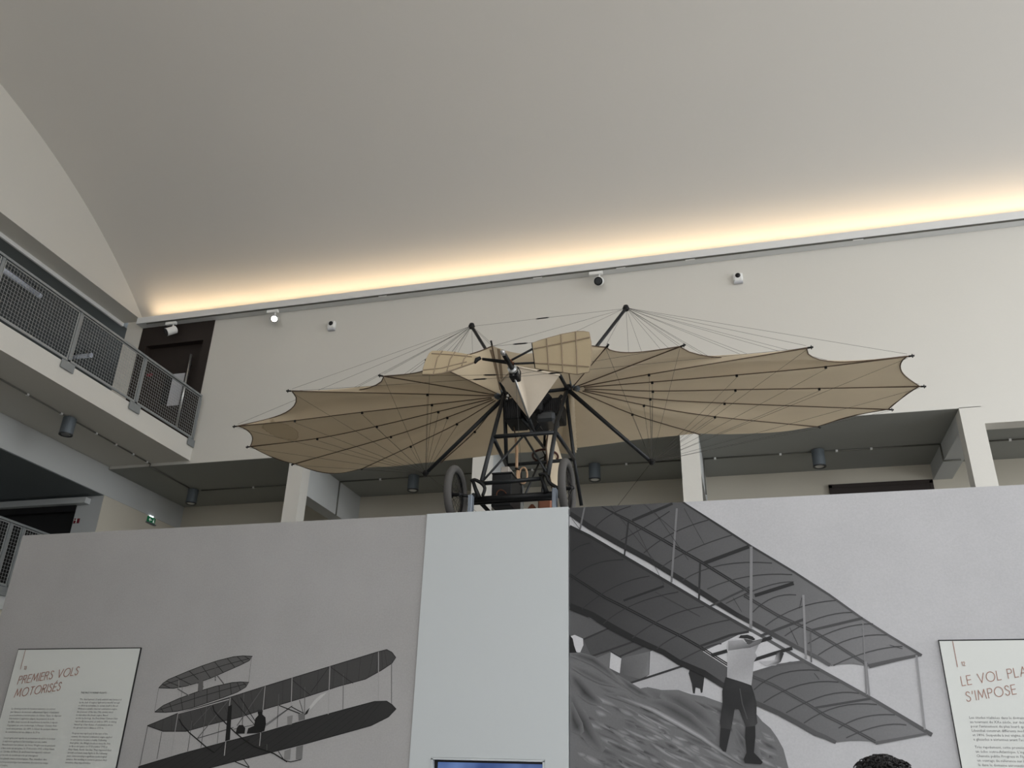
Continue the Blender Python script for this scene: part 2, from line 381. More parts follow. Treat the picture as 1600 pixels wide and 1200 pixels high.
# railings: bars, posts, welded wire infill
def railing(x, ys, zt, zb, zplate, label, wire_y1):
    t = empty('mesh_railing', (x, (ys[0] + ys[-1]) / 2, zb), label, 'railing')
    MB().box((x - 0.035, ys[0], zt - 0.025), (x + 0.035, ys[-1], zt + 0.015)).build('handrail', 'galvanised', t)
    MB().box((x - 0.012, ys[0], zb + 0.03), (x + 0.012, ys[-1], zb + 0.06)).build('bottom_bar', 'galvanised', t)
    for y in ys:
        p = MB().box((x - 0.03, y - 0.03, zb + 0.012), (x + 0.012, y + 0.03, zt - 0.02)).build('post', 'galvanised', t)
        MB().box((x + 0.004, y - 0.15, zplate - 0.04), (x + 0.02, min(y + 0.15, 14.19), zb + 0.02)).build('fixing_plate', 'galvanised', p)
    for a, b in zip(ys[:-1], ys[1:]):
        mb = MB(); n = max(2, round((b - a - 0.1) / 0.062)); r = 0.0019
        mb.box((x - 0.008, a + 0.045, zt - 0.05), (x + 0.008, b - 0.045, zt - 0.035)); mb.box((x - 0.008, a + 0.045, zb + 0.062), (x + 0.008, b - 0.045, zb + 0.075))
        for k in range(n + 1):
            y = a + 0.05 + (b - a - 0.1) * k / n; e = 0.007 if k in (0, n) else r
            mb.box((x - e, y - e, zb + 0.065), (x + e, y + e, zt - 0.036))
        m_ = round((zt - zb - 0.1) / 0.062)
        for k in range(1, m_):
            z = zb + 0.065 + (zt - zb - 0.1) * k / m_; mb.box((x - r, a + 0.045, z - r), (x + r, b - 0.045, z + r))
        mb.build('wire_infill', 'steel_wire', t)
    return t
railing(-10.735, [5.3, 7.03, 8.75, 10.5, 12.27, 14.12], 7.30, 6.29, 6.2, 'grey wire-mesh balcony railing on the white upper slab edge', 14.1)
railing(-12.68, [8.6, 10.4, 12.15, 12.45, 14.15], 4.10, 2.95, 2.86, 'grey wire-mesh railing low at left behind the mural partition', 14.1)

# ------------------------------------------------------------------ lamps and small fittings
def downlight(x, y, z, label):
    t = empty('ceiling_downlight', (x, y, z), label, 'ceiling lamp', 'grey cylinder downlights')
    MB().lathe((x, y, z), (0, 0, -1), [(0, 0.07), (0.02, 0.07), (0.025, 0.115), (0.33, 0.115), (0.335, 0.11)], 24).build('housing', 'lamp_grey', t)
    mb = MB(); mb.lathe((x, y, z - 0.33), (0, 0, -1), [(0, 0.119), (0.022, 0.119), (0.022, 0.10), (0.012, 0.095)], 24); mb.build('rim', 'lamp_rim', t)
    MB().lathe((x, y, z - 0.336), (0, 0, -1), [(0, 0.09), (0.012, 0.07)], 20).build('lens', 'steel_brushed', t)
    return t
b0 = at_z((110, 652), 5.88)
downlight(b0.x, b0.y, 5.88, 'grey cylinder downlight under the balcony slab at left')
for x, nm in ((-11.66, 'behind the left wing tip, in the corner bay under the balcony end'), (-6.42, 'between the left wing and the left front wheel'), (-2.62, 'to the right of the airplane body, in the middle bay'), (1.56, 'in the right bay above the dark door head')):
    downlight(x, 15.72, ZG, 'grey cylinder downlight ' + nm)

def conduit(pts, label, clips):
    t = empty('cable_conduit', pts[0], label, 'conduit')
    for p, q in zip(pts[:-1], pts[1:]): MB().tube([p, q], 0.014, 6).build('pipe', 'conduit_grey', t)
    for c in clips: MB().box((c[0] - 0.02, c[1] - 0.02, c[2] - 0.022), (c[0] + 0.02, c[1] + 0.02, c[2] + 0.02)).build('clip', 'white_plastic', t)
zc = 5.8
conduit([(-11.5, 15.79, zc), (-8.475, 15.79, zc)], 'thin grey conduit along the ceiling of the corner bay under the balcony end', [(-10.2, 15.79, zc), (-9.3, 15.79, zc)])
conduit([(-8.13, 15.79, 5.07), (-8.13, 15.79, zc), (-4.675, 15.79, zc)], 'thin grey conduit along the ceiling behind the left wing, bent down its beam', [(-7.2, 15.79, zc), (-5.6, 15.79, zc)])
conduit([(-4.325, 15.79, zc), (-0.865, 15.79, zc)], 'thin grey conduit along the ceiling of the bay behind the airplane wheels', [(-3.9, 15.79, zc), (-3.3, 15.79, zc), (-2.0, 15.79, zc)])
conduit([(-0.515, 15.79, 5.09), (-0.515, 15.79, zc), (3.662, 15.79, zc), (3.662, 15.79, 5.482), (3.95, 15.79, 5.482)], 'thin grey conduit across the right bay and down the beam at its right end', [(-0.3, 15.79, zc), (0.9, 15.79, zc), (1.9, 15.79, zc), (2.5, 15.79, zc)])
conduit([(4.03, 15.79, zc), (9, 15.79, zc)], 'thin grey conduit along the ceiling of the rightmost bay', [(4.8, 15.79, zc)])
c0 = at_z((0, 592), 5.866); c1 = at_z((237, 726), 5.866)
conduit([(c0.x, 6.0, 5.866), (c0.x, c0.y, 5.866), (c1.x, YB - 0.02, 5.866), (c1.x, YB - 0.02, 5.8), (-11.68, 15.58, 5.8)], 'thin dark conduit running along the underside of the balcony', [(c0.x + (c1.x - c0.x) * k, c0.y + (c1.y - c0.y) * k, 5.866) for k in (0.15, 0.35, 0.58, 0.72, 0.85, 0.96)])

tr = empty('lighting_track', (-2, 14.02, 9.17), 'long dark track rail fixed under the white cornice', 'light track')
MB().box((-12.45, 13.996, 9.184), (10, 14.012, 9.199)).build('rail', 'conduit_grey', tr)
MB().box((-12.45, 13.978, 9.192), (10, 13.986, 9.199)).build('cable', 'conduit_grey', tr)
for px in (1078, 1340, 598, 970, 840): 
    x = at_y((px, 434.5 - (px - 820) * 0.124), 14.0).x
    MB().box((x - 0.09, 13.992, 9.174), (x + 0.09, 14.016, 9.185)).build('joiner', 'white_plastic', tr)

def spot(x, aim, lit, label):
    t = empty('track_spotlight', (x, 14.02, 9.17), label, 'spotlight', 'white track spotlights')
    MB().bbox((x - 0.15, 13.985, 9.1), (x + 0.12, 14.055, 9.17), 0.008).build('adapter', 'white_plastic', t)
    j = Vector((x + 0.05, 14.02, 9.0)); a = Vector(aim).normalized()
    MB().tube([(x + 0.05, 14.02, 9.1), j], 0.018, 8).build('stem', 'white_plastic', t)
    s = j - a * 0.1 - Vector((0, 0, 0.05))
    MB().lathe(s, a, [(0, 0.06), (0.015, 0.085), (0.24, 0.09), (0.245, 0.08)], 24).build('head', 'white_plastic', t)
    MB().lathe(s + a * 0.243, a, [(0, 0.083), (0.008, 0.083), (0.008, 0.07), (0.003, 0.065)], 24).build('lens_ring', 'black_plastic', t)
    MB().lathe(s + a * 0.244, a, [(0, 0.066), (0.009, 0.05)], 20).build('lens', 'spot_glow' if lit else 'lamp_rim', t)
    if lit:
        l = bpy.data.lights.new('spot_beam', 'SPOT'); l.energy = 60; l.spot_size = 0.7; l.color = (1, 0.93, 0.82); l.shadow_soft_size = 0.05
        o = bpy.data.objects.new('spot_beam', l); col.objects.link(o); o.parent = t
        o.location = s + a * 0.28 + Vector((0, 0, E)) - WLOC[t.name]; o.rotation_euler = a.to_track_quat('-Z', 'Y').to_euler()
s1 = at_y((268, 503), 14.0).x; s2 = at_y((427, 483), 14.0).x; s3 = at_y((932, 424), 14.0).x
spot(s1, (-0.45, -0.6, -0.55), False, 'white track spotlight in front of the dark upper door')
spot(s2, (9.2, -14, -9.2), True, 'lit white track spotlight shining brightly above the left wing')
spot(s3, (-0.02, -0.8, -0.5), False, 'white unlit track spotlight above the right wing king post')

def sensor(x, z, label):
    t = empty('wall_sensor', (x, YB - 0.05, z - 0.09), label, 'sensor', 'white box sensors on the back wall')
    MB().bbox((x - 0.09, YB - 0.1, z - 0.09), (x + 0.09, YB, z + 0.09), 0.03).build('case', 'white_plastic', t)
    MB().bbox((x - 0.085, YB - 0.085, z - 0.125), (x + 0.085, YB - 0.01, z - 0.088), 0.01).build('bracket', 'paper', t)
    MB().lathe((x, YB - 0.095, z + 0.015), (0, -1, 0), [(0, 0.05), (0.02, 0.045), (0.035, 0.025), (0.04, 0.003)], 18).build('lens', 'black_plastic', t)
sensor(-7.91, 8.71, 'small white wall sensor with black lens above the left wing')
sensor(0.41, 8.76, 'small white wall sensor with black lens above the right wing')

def tubelamp(a, b, label):
    a, b = Vector(a), Vector(b); t = empty('tube_lamp', (a + b) / 2, label, 'ceiling lamp')
    d = (b - a).normalized()
    MB().tube([a + d * 0.09, b - d * 0.09], 0.055, 10).build('cover', 'tube_cover', t)
    for p, q in ((a, a + d * 0.08), (b, b - d * 0.08)): MB().tube([p, q], 0.06, 10).build('end_cap', 'tube_cover', t)
    for p in (a + d * 0.2, b - d * 0.2): MB().box((p.x - 0.02, p.y - 0.02, p.z + 0.04), (p.x + 0.02, p.y + 0.02, 9.34)).build('hanger', 'black_plastic', t)
tubelamp((-13.97, 11.0, 9.22), (-14.0, 12.5, 9.22), 'unlit tube lamp behind the balcony railing at far left')
tubelamp((-15.5, 15.1, 9.2), (-14.8, 15.1, 9.2), 'small tube lamp seen through the balcony mesh near the door')

# emergency exit sign on the cream wall
ex = empty('exit_sign', (-12.66, 15.81, 5.1), 'small green exit sign with white arrow on the cream wall at left', 'sign')
MB().box((-12.69, 15.69, 5.115), (-12.663, 15.95, 5.25)).build('face', 'sign_green', ex)
xs = -12.6605
def yz(l): return [(xs, 15.69 + 0.26 * a, 5.115 + 0.135 * b) for a, b in l]
mb = MB(); mb.poly(yz([(0.12, 0.5), (0.28, 0.8), (0.33, 0.72), (0.25, 0.57), (0.5, 0.57), (0.5, 0.43), (0.25, 0.43), (0.33, 0.28), (0.28, 0.2)])); mb.build('arrow', 'sign_white', ex)
mb = MB(); mb.poly(yz([(0.62, 0.2), (0.92, 0.2), (0.92, 0.28), (0.62, 0.28)])); mb.poly(yz([(0.7, 0.3), (0.86, 0.3), (0.82, 0.55), (0.74, 0.6), (0.66, 0.5)])); mb.poly(yz([(0.74, 0.65), (0.82, 0.65), (0.82, 0.78), (0.74, 0.78)])); mb.build('running_figure', 'sign_white', ex)
for y in (15.76, 15.84): MB().lathe((-12.672, y, 5.25), (0, 0, 1), [(0, 0.022), (0.02, 0.02), (0.03, 0.008)], 12).build('lamp', 'lamp_white', ex)
MB().box((-12.69, 15.66, 5.095), (-12.63, 15.97, 5.112)).build('tray', 'stand_grey', ex)
ws = empty('warning_sign', (-13.23, 14.24, 4.69), 'tiny red and white notice beside the dark lower doorway', 'sign')
MB().box((-13.29, 14.24, 4.69), (-13.15, 14.25, 4.79)).build('plate', 'sign_red', ws)
mb = MB(); 
for a, b, c, d in ((-13.225, 4.69, -13.215, 4.79), (-13.29, 4.755, -13.225, 4.762)): mb.box((a, 14.237, b), (c, 14.24, d))
mb.build('lettering', 'sign_white', ws)

# ------------------------------------------------------------------ exhibition partition with printed murals
D = 7.4; ZT = 0.315 * D
xL = -1.017 * D; x1 = -0.3852 * D; x2 = -0.2002 * D; xE = 4.9
class Ink(MB):
    """flat ink shapes on the face of the partition, in its own plane"""
    def __init__(s, y): super().__init__(); s.y = y
    xlo = -99; n = 0                                   # n: every stroke lies a hair above the one before
    def P(s, p, lay): v = at_y(p, s.y); return Vector((max(v.x, s.xlo), s.y - 0.0006 * lay - 5e-6 * s.n, min(v.z, ZT - 0.002)))
    def shape(s, pts, g, lay=1):
        s.n += 1; vs = [s.P(p, lay) for p in pts]
        gs = list(g) if isinstance(g, (list, tuple)) else [g] * len(vs)
        o = len(s.v); s.v += vs; s.c += gs; s.f.append(list(range(o, o + len(vs)))); s.m.append(s.cur); s.sm.append(False)
    def quad(s, pts, gs, lay, n=10):                   # bilinear blend of four corner tones
        P = [s.P(p, lay) for p in pts]; o = len(s.v)
        for i in range(n + 1):
            for j in range(n + 1):
                u, v = i / n, j / n; wts = ((1 - u) * (1 - v), u * (1 - v), u * v, (1 - u) * v)
                q = Vector()
                for p, t in zip(P, wts): q += p * t
                s.v.append(q); s.c.append(sum(g * t for g, t in zip(gs, wts)))
        for i in range(n):
            for j in range(n):
                a = o + i * (n + 1) + j; s.f.append([a, a + 1, a + n + 2, a + n + 1]); s.m.append(s.cur); s.sm.append(False)
    def line(s, pts, wd, g, lay=2):                    # wd in photo pixels -> about 6 mm each
        s.n += 1; vs = [s.P(p, lay) for p in pts]; k = 0.0062
        ws = list(wd) if isinstance(wd, (list, tuple)) else [wd] * len(vs)
        o = len(s.v)
        for i, p in enumerate(vs):
            t = vs[min(i + 1, len(vs) - 1)] - vs[max(i - 1, 0)]; n = Vector((-t.z, 0, t.x)).normalized() * ws[i] * k / 2
            for q in (p + n, p - n): s.v.append(Vector((max(q.x, s.xlo), q.y, min(q.z, ZT - 0.001)))); s.c.append(g[i] if isinstance(g, (list, tuple)) else g)
        for i in range(len(vs) - 1): s.f.append([o + 2 * i, o + 2 * i + 1, o + 2 * i + 3, o + 2 * i + 2]); s.m.append(s.cur); s.sm.append(False)
def soft(ik, pts, wd, g, base, lay):
    ik.n += 1; P = [ik.P(p, lay) for p in pts]; k = 0.0062; o = len(ik.v); N = len(P)
    for i, p in enumerate(P):
        t = P[min(i + 1, N - 1)] - P[max(i - 1, 0)]; n = Vector((-t.z, 0, t.x)).normalized() * wd * k * (0.35 + 0.65 * math.sin(PI * i / (N - 1)))
        f = math.sin(PI * i / (N - 1))
        for q, c_ in ((p + n, base), (p, base + (g - base) * f), (p - n, base)): ik.v.append(Vector((max(q.x, ik.xlo), q.y, min(q.z, ZT - 0.001)))); ik.c.append(c_)
    for i in range(N - 1):
        for e in (0, 1): a = o + 3 * i + e; ik.f.append([a, a + 1, a + 4, a + 3]); ik.m.append(ik.cur); ik.sm.append(False)
def lerp(a, b, t): return (a[0] + (b[0] - a[0]) * t, a[1] + (b[1] - a[1]) * t)
def along(pl, t):
    n = len(pl) - 1; i = min(int(t * n), n - 1); return lerp(pl[i], pl[i + 1], t * n - i)

# --- left mural
lm = empty('mural_panel', ((xL + x1) / 2, D, ZF), 'grey mural panel with printed biplane in flight, left of the white panel', 'mural')
MB().box((xL, D + 0.004, ZF), (x1 - 0.004, D + 0.16, ZT)).build('board', 'panel_edge', lm)
ik = Ink(D + 0.003); ik.use('print_warm')
def world_quad(ik, xa, xb, za, zb, gs, n=8):
    o = len(ik.v)
    for i in range(n + 1):
        for j in range(n + 1):
            u, v = i / n, j / n; ik.v.append(Vector((xa + (xb - xa) * u, ik.y, za + (zb - za) * v)))
            ik.c.append(gs[0] * (1 - u) * (1 - v) + gs[1] * u * (1 - v) + gs[2] * u * v + gs[3] * (1 - u) * v)
    for i in range(n):
        for j in range(n):
            a = o + i * (n + 1) + j; ik.f.append([a, a + n + 1, a + n + 2, a + 1]); ik.m.append(ik.cur); ik.sm.append(False)
SKY = 0.33
world_quad(ik, xL, x1 - 0.004, ZF, ZT, (SKY, SKY * 1.02, SKY * 1.02, SKY * 1.06))
def Lz(*pts): return [(200 + x / 3.636, 980 + y / 3.636) for x, y in pts]
elev1 = Lz((175, 345), (200, 318), (230, 297), (330, 255), (420, 220), (510, 190), (600, 168), (650, 163), (708, 165), (690, 190), (640, 215), (560, 250), (470, 290), (400, 315), (330, 335), (260, 347))
elev2 = Lz((152, 482), (200, 445), (290, 405), (400, 365), (500, 335), (590, 315), (640, 311), (688, 313), (670, 340), (620, 370), (540, 400), (450, 430), (360, 460), (280, 478), (215, 484))
wingU = Lz((110, 560), (280, 490), (480, 430), (780, 335), (1150, 222), (1420, 140), (1470, 127), (1500, 143), (1522, 172), (1500, 205), (1440, 245), (1350, 295), (1200, 335), (1000, 400), (780, 465), (640, 510), (480, 550), (330, 592), (200, 592))
wingL = Lz((60, 792), (300, 720), (560, 650), (760, 600), (1000, 530), (1250, 462), (1400, 422), (1470, 420), (1500, 440), (1524, 464), (1480, 510), (1380, 560), (1200, 610), (1000, 665), (800, 715), (600, 765), (420, 812), (200, 870), (60, 850))
ik.shape(elev1, 0.10); ik.shape(elev2, 0.085); ik.shape(wingU, 0.055); ik.shape(wingL, 0.028)
DK = 0.012
for e in (elev1, elev2, wingU, wingL): ik.line(e + [e[0]], 1.0, DK, 3)
def ribs(front, back, n, wd, g, lay=3, bow=0.0):
    for k in range(1, n):
        a = along(front, k / n); b = along(back, k / n); m = lerp(a, b, 0.5)
        ik.line([a, (m[0] + bow, m[1] - bow), b], wd, g, lay)
ribs(elev1[0:9], [elev1[0]] + elev1[15:8:-1] + [elev1[8]], 10, 0.9, 0.018)
ribs(elev2[0:8], [elev2[0]] + elev2[14:7:-1] + [elev2[7]], 10, 0.9, 0.018)
ik.line(Lz((200, 330), (400, 262), (560, 212), (690, 178)), 0.9, 0.018, 3); ik.line(Lz((180, 470), (400, 398), (560, 352), (670, 322)), 0.9, 0.018, 3)
ribs(wingU[0:7], [wingU[0]] + wingU[18:8:-1], 22, 0.5, 0.03)
ribs(wingL[0:8], [wingL[0]] + wingL[18:10:-1], 20, 0.5, 0.018)
LT = 0.30; MD = 0.09
for a, b, wd, g in (((1424, 140), (1424, 415), 1.2, LT), ((1498, 205), (1498, 435), 0.9, MD), ((1148, 222), (1138, 495), 1.2, LT), ((1224, 265), (1222, 470), 0.9, MD), ((933, 285), (928, 440), 1.2, LT), ((1006, 340), (1003, 525), 1.0, MD),
                  ((780, 335), (748, 675), 1.2, LT), ((858, 380), (848, 570), 1.0, MD), ((582, 400), (548, 730), 1.4, LT), ((660, 375), (648, 600), 1.3, MD), ((448, 450), (415, 685), 1.0, MD), ((285, 490), (245, 730), 1.0, LT), ((365, 530), (340, 705), 0.9, MD), ((113, 560), (68, 785), 1.0, MD), ((193, 595), (165, 750), 0.9, MD), ((520, 540), (508, 660), 0.8, MD),
                  ((175, 348), (152, 478), 0.5, MD), ((703, 170), (686, 312), 0.5, MD), ((290, 300), (288, 400), 0.6, LT), ((350, 325), (346, 390), 0.6, LT), ((565, 255), (560, 320), 0.6, LT), ((455, 295), (450, 345), 0.6, LT), ((315, 300), (303, 400), 0.6, MD),
                  ((282, 350), (345, 388), 1.4, MD), ((500, 265), (545, 322), 1.6, MD), ((497, 230), (497, 305), 1.8, MD), ((390, 315), (430, 340), 1.6, MD), ((325, 345), (500, 290), 0.8, LT),
                  ((770, 340), (620, 560), 1.4, MD), ((580, 405), (395, 632), 1.3, MD), ((590, 405), (760, 600), 1.0, DK), ((480, 440), (370, 560), 0.9, MD), ((395, 632), (600, 570), 1.3, MD), ((600, 580), (760, 545), 1.0, MD), ((785, 560), (925, 455), 0.6, DK), ((785, 552), (935, 445), 0.6, DK), ((640, 400), (740, 560), 1.0, DK),
                  ((860, 445), (1000, 500), 1.3, DK), ((925, 450), (1000, 490), 1.2, DK), ((975, 415), (1000, 500), 0.8, DK), ((935, 300), (1040, 390), 0.6, DK), ((1140, 230), (1040, 370), 0.6, DK), ((1150, 225), (1280, 320), 0.6, DK), ((555, 650), (490, 715), 0.9, DK), ((590, 700), (690, 640), 0.7, DK), ((600, 760), (690, 798), 1.3, DK), ((655, 745), (690, 795), 1.1, DK), ((855, 705), (890, 760), 1.0, DK), ((790, 665), (790, 700), 0.8, MD)):
    ik.line(Lz(a, b), wd, g, 4)
ik.line(Lz((290, 520), (310, 555), (350, 600), (400, 642), (450, 685), (490, 713)), 1.7, DK, 5)
ik.line(Lz((483, 445), (490, 475), (520, 510), (560, 550), (610, 598), (660, 640), (720, 680), (830, 718), (905, 765)), 1.7, DK, 5)
ik.line(Lz((285, 490), (400, 460), (575, 410)), 1.4, 0.34, 5)
ik.shape(Lz((405, 260), (428, 262), (428, 350), (420, 362), (397, 365)), 0.10, 4)
ik.shape(Lz((570, 450), (592, 440), (580, 640), (553, 648)), DK, 4)
for q, g in ((((905, 508), (937, 500), (932, 552), (907, 556)), 0.20), (((968, 492), (1000, 488), (1002, 525), (970, 532)), 0.14), (((890, 703), (926, 690), (922, 752), (886, 755)), 0.20), (((957, 680), (996, 670), (990, 748), (955, 752)), 0.15)): ik.shape(Lz(*q), g, 4)
ik.line(Lz((890, 757), (925, 765), (985, 752)), 1.0, DK, 5)
ik.shape(Lz((1010, 490), (1030, 455), (1060, 415), (1095, 385), (1130, 370), (1110, 392), (1075, 425), (1045, 460)), 0.45, 4)
ik.shape(Lz((1003, 500), (1012, 480), (1035, 455), (1020, 492)), DK, 5)
ik.shape(Lz((676, 605), (684, 575), (718, 560), (724, 520), (742, 500), (738, 484), (742, 474), (756, 470), (766, 478), (764, 495), (782, 512), (785, 550), (776, 590), (740, 602)), DK, 6)
ik.shape(Lz((612, 606), (620, 572), (632, 556), (655, 556), (668, 575), (664, 604)), DK, 6)
ik.shape(Lz((735, 474), (745, 468), (768, 474), (768, 480), (735, 481)), 0.03, 7)
ik.line(Lz((548, 560), (540, 570), (545, 580), (556, 575), (552, 560)), 0.9, 0.35, 6)
ik.build('printed_face', None, lm, ink=True)

# --- white centre panel
wp = empty('white_panel', ((x1 + x2) / 2, D, ZF), 'plain white panel in the middle of the partition, below the airplane', 'panel')
mb = MB(); sx0 = at_y((676, 1186), D).x; sx1 = at_y((850, 1190), D).x; sz = at_y((760, 1187), D).z; szb = sz - (sx1 - sx0) * 0.6
hx0, hx1, hz0, hz1 = sx0 - 0.01, sx1 + 0.01, szb - 0.01, sz + 0.01
vs = [(x, y, z) for y in (D - 0.012, D + 0.16) for x, z in ((x1, ZF), (x2, ZF), (x2, ZT + 0.004), (x1, ZT + 0.004), (hx0, hz0), (hx1, hz0), (hx1, hz1), (hx0, hz1))]
fs = []
for i in range(4):
    j = (i + 1) % 4; fs += [(i, j, 4 + j, 4 + i), (8 + j, 8 + i, 12 + i, 12 + j), (j, i, 8 + i, 8 + j), (4 + i, 4 + j, 12 + j, 12 + i)]
mb.add(vs, fs)
mb.build('board', 'panel_white', wp)
m = bpy.data.materials.new('screen_picture'); m.use_nodes = True; nt = m.node_tree; b = nt.nodes['Principled BSDF']
tc = nt.nodes.new('ShaderNodeTexCoord'); nz = nt.nodes.new('ShaderNodeTexNoise'); nz.inputs['Scale'].default_value = 3; cr = nt.nodes.new('ShaderNodeValToRGB')
cr.color_ramp.elements[0].color = rgb(40, 70, 130); cr.color_ramp.elements[1].color = rgb(120, 150, 205); cr.color_ramp.elements[0].position = 0.3; cr.color_ramp.elements[1].position = 0.75
nt.links.new(tc.outputs['Object'], nz.inputs['Vector']); nt.links.new(nz.outputs['Fac'], cr.inputs['Fac']); nt.links.new(cr.outputs['Color'], b.inputs['Emission Color']); b.inputs['Emission Strength'].default_value = 0.75
b.inputs['Base Color'].default_value = (0.01, 0.01, 0.012, 1); b.inputs['Roughness'].default_value = 0.2; MATS['screen_picture'] = m
scn = empty('display_screen', ((sx0 + sx1) / 2, D + 0.05, szb), 'blue lit screen set into the white panel at the bottom edge', 'screen')
MB().box((sx0 + 0.01, D + 0.03, szb + 0.01), (sx1 - 0.01, D + 0.1, sz - 0.01)).build('case', 'black_plastic', scn)
MB().box((sx0 + 0.04, D + 0.026, szb + 0.03), (sx1 - 0.015, D + 0.032, sz - 0.025)).build('picture', 'screen_picture', scn)
mb = MB(); t = 0.008
for a, b in (((sx0 - t, sz - t), (sx1 + t, sz + t)), ((sx0 - t, szb - t), (sx1 + t, szb + t)), ((sx0 - t, szb), (sx0 + t, sz)), ((sx1 - t, szb), (sx1 + t, sz))): mb.box((a[0], D - 0.018, a[1]), (b[0], D + 0.03, b[1]))
mb.build('bezel', 'panel_white', scn)

# --- right mural
rm = empty('mural_panel', ((x2 + xE) / 2, D, ZF), 'large mural panel with printed man running downhill under a biplane glider', 'mural')
MB().box((x2 + 0.006, D + 0.014, ZF), (xE, D + 0.16, ZT)).build('board', 'panel_edge', rm)
ik = Ink(D + 0.012); ik.use('print_cool'); SK = 0.44; ik.xlo = x2 + 0.007
world_quad(ik, x2 + 0.006, xE, ZF, ZT, (0.38, SK, SK, SK))
def A(*p): return [(880 + x / 4.4444, 770 + y / 4.4444) for x, y in p]
def Bz(*p): return [(880 + x / 5, 960 + y / 5) for x, y in p]
def Cz(*p): return [(1150 + x / 5, 930 + y / 5) for x, y in p]
XE = 890.2
# hill and the tail planes seen under the lower wing
ik.shape([(XE, 948)] + A((340, 950)) + Bz((700, 285), (1000, 400), (1000, 610), (900, 592), (700, 580), (560, 600), (360, 430), (200, 345), (45, 300)), 0.36, 1)
ik.shape([(XE, 948)] + A((200, 880), (340, 950), (620, 1095)) + Bz((680, 290), (672, 470), (600, 520), (500, 545), (360, 430), (200, 345), (45, 300)), 0.085, 2)
ik.shape(Bz((160, 200), (380, 110), (640, 260), (450, 330), (370, 290), (220, 330)), 0.06, 3)
ik.shape(Bz((60, 170), (90, 160), (155, 190), (158, 240), (130, 305), (100, 290), (75, 240)), 0.5, 4); ik.shape(Bz((45, 160), (75, 190), (85, 240), (105, 300), (45, 300)), 0.012, 5)
ik.shape(Bz((372, 290), (455, 340), (442, 460), (362, 420)), 0.46, 4)
ik.shape(Bz((240, 350), (370, 295), (362, 415)), 0.13, 4)
ik.shape(Bz((455, 342), (672, 290), (668, 470), (600, 505), (442, 462)), [0.10, 0.14, 0.17, 0.12, 0.08], 4)
for pl, wd in ((((160, 195), (390, 95)), 2.4), (((210, 332), (560, 210)), 2.4), (((440, 330), (650, 240)), 2.2), (((490, 548), (960, 395)), 2.6), (((370, 290), (455, 340)), 1.6)): ik.line(Bz(*pl), wd, 0.03, 5)
hill = [(XE, 1018)] + Bz((130, 305), (200, 345), (250, 365), (360, 425), (480, 530), (560, 590), (640, 570), (720, 590), (900, 590), (1000, 625), (1100, 640), (1240, 690), (1330, 740)) + Cz((160, 930), (205, 985), (270, 1040), (320, 1110), (370, 1200)) + [(1236, 1215), (1262, 1270), (XE, 1270)]
HB = 0.135
ik.shape(hill, HB, 3)
random.seed(3)
def top_y(x):
    pl = [(890, 1022), (920, 1029), (952, 1045), (976, 1066), (1000, 1084), (1060, 1082), (1128, 1102), (1182, 1118), (1204, 1140), (1226, 1180), (1240, 1260)]
    for p, q in zip(pl[:-1], pl[1:]):
        if x <= q[0]: return p[1] + (q[1] - p[1]) * (x - p[0]) / (q[0] - p[0])
    return 1260
for k in range(300):                                   # grass on the slope, streaked downhill
    x = 895 + 330 * random.random(); L = 14 + 44 * random.random(); y = top_y(x) + 4 + (1250 - top_y(x)) * random.random() ** 0.9; s_ = 0.40 + 0.28 * random.random(); wd = 1.5 + 3.0 * random.random()
    if x + L > 1232 or y + L * s_ < top_y(x + L) + 3: continue
    soft(ik, [(x + L * t_ / 5, y + L * s_ * t_ / 5 + 0.8 * math.sin(t_)) for t_ in range(6)], wd, random.choice((0.05, 0.07, 0.09, 0.24, 0.26, 0.22)), HB, 4)
for pl, wd, g in ((((55, 470), (100, 520), (170, 610), (230, 660), (300, 700)), 9, 0.03), (((55, 620), (90, 740), (150, 850), (210, 950), (320, 1065)), 11, 0.035), (((55, 690), (80, 820), (110, 880), (150, 930)), 10, 0.03), (((660, 690), (760, 700), (860, 750), (980, 820), (1080, 900), (1190, 980)), 9, 0.055), (((420, 480), (520, 560), (600, 610), (700, 650)), 5, 0.05), (((50, 315), (130, 325), (230, 360), (330, 430), (460, 540)), 6, 0.05), (((1340, 900), (1400, 1000), (1440, 1090)), 5, 0.06), (((60, 400), (160, 450), (300, 520), (430, 560)), 5, 0.08), (((330, 620), (480, 650), (600, 720)), 5, 0.09)):
    soft(ik, Bz(*pl), wd, g, HB, 8)
for pl, wd in ((((640, 600), (800, 680), (950, 780), (1100, 880), (1260, 1000)), 17), (((760, 620), (900, 680), (1060, 780), (1230, 900)), 12), (((1340, 860), (1400, 960), (1460, 1060), (1540, 1150)), 13)):
    soft(ik, Bz(*pl), wd, 0.06, HB, 4)
soft(ik, Bz((420, 640), (560, 690), (700, 745), (800, 800), (900, 855), (1080, 960), (1250, 1080), (1420, 1185)), 3.5, 0.33, HB, 9)
# far figure
ik.shape(Bz((995, 410), (1050, 415), (1105, 470), (1098, 530), (1088, 610), (1076, 615), (1070, 580), (1035, 570), (1028, 620), (1015, 615), (1005, 540), (980, 460)), 0.022, 4)
# upper wing
uw = [(XE, 790.4), (900, 784), (1069, 775)] + A((900, 110), (1100, 240), (1300, 370), (1600, 550)) + Cz((730, 0), (980, 180), (1200, 320), (1440, 468), (1240, 510), (1040, 556), (980, 545), (900, 535), (800, 542), (740, 552), (640, 490), (480, 410), (240, 280), (0, 150)) + A((1080, 770), (830, 610), (600, 470), (400, 360), (180, 235)) + [(XE, 803)]
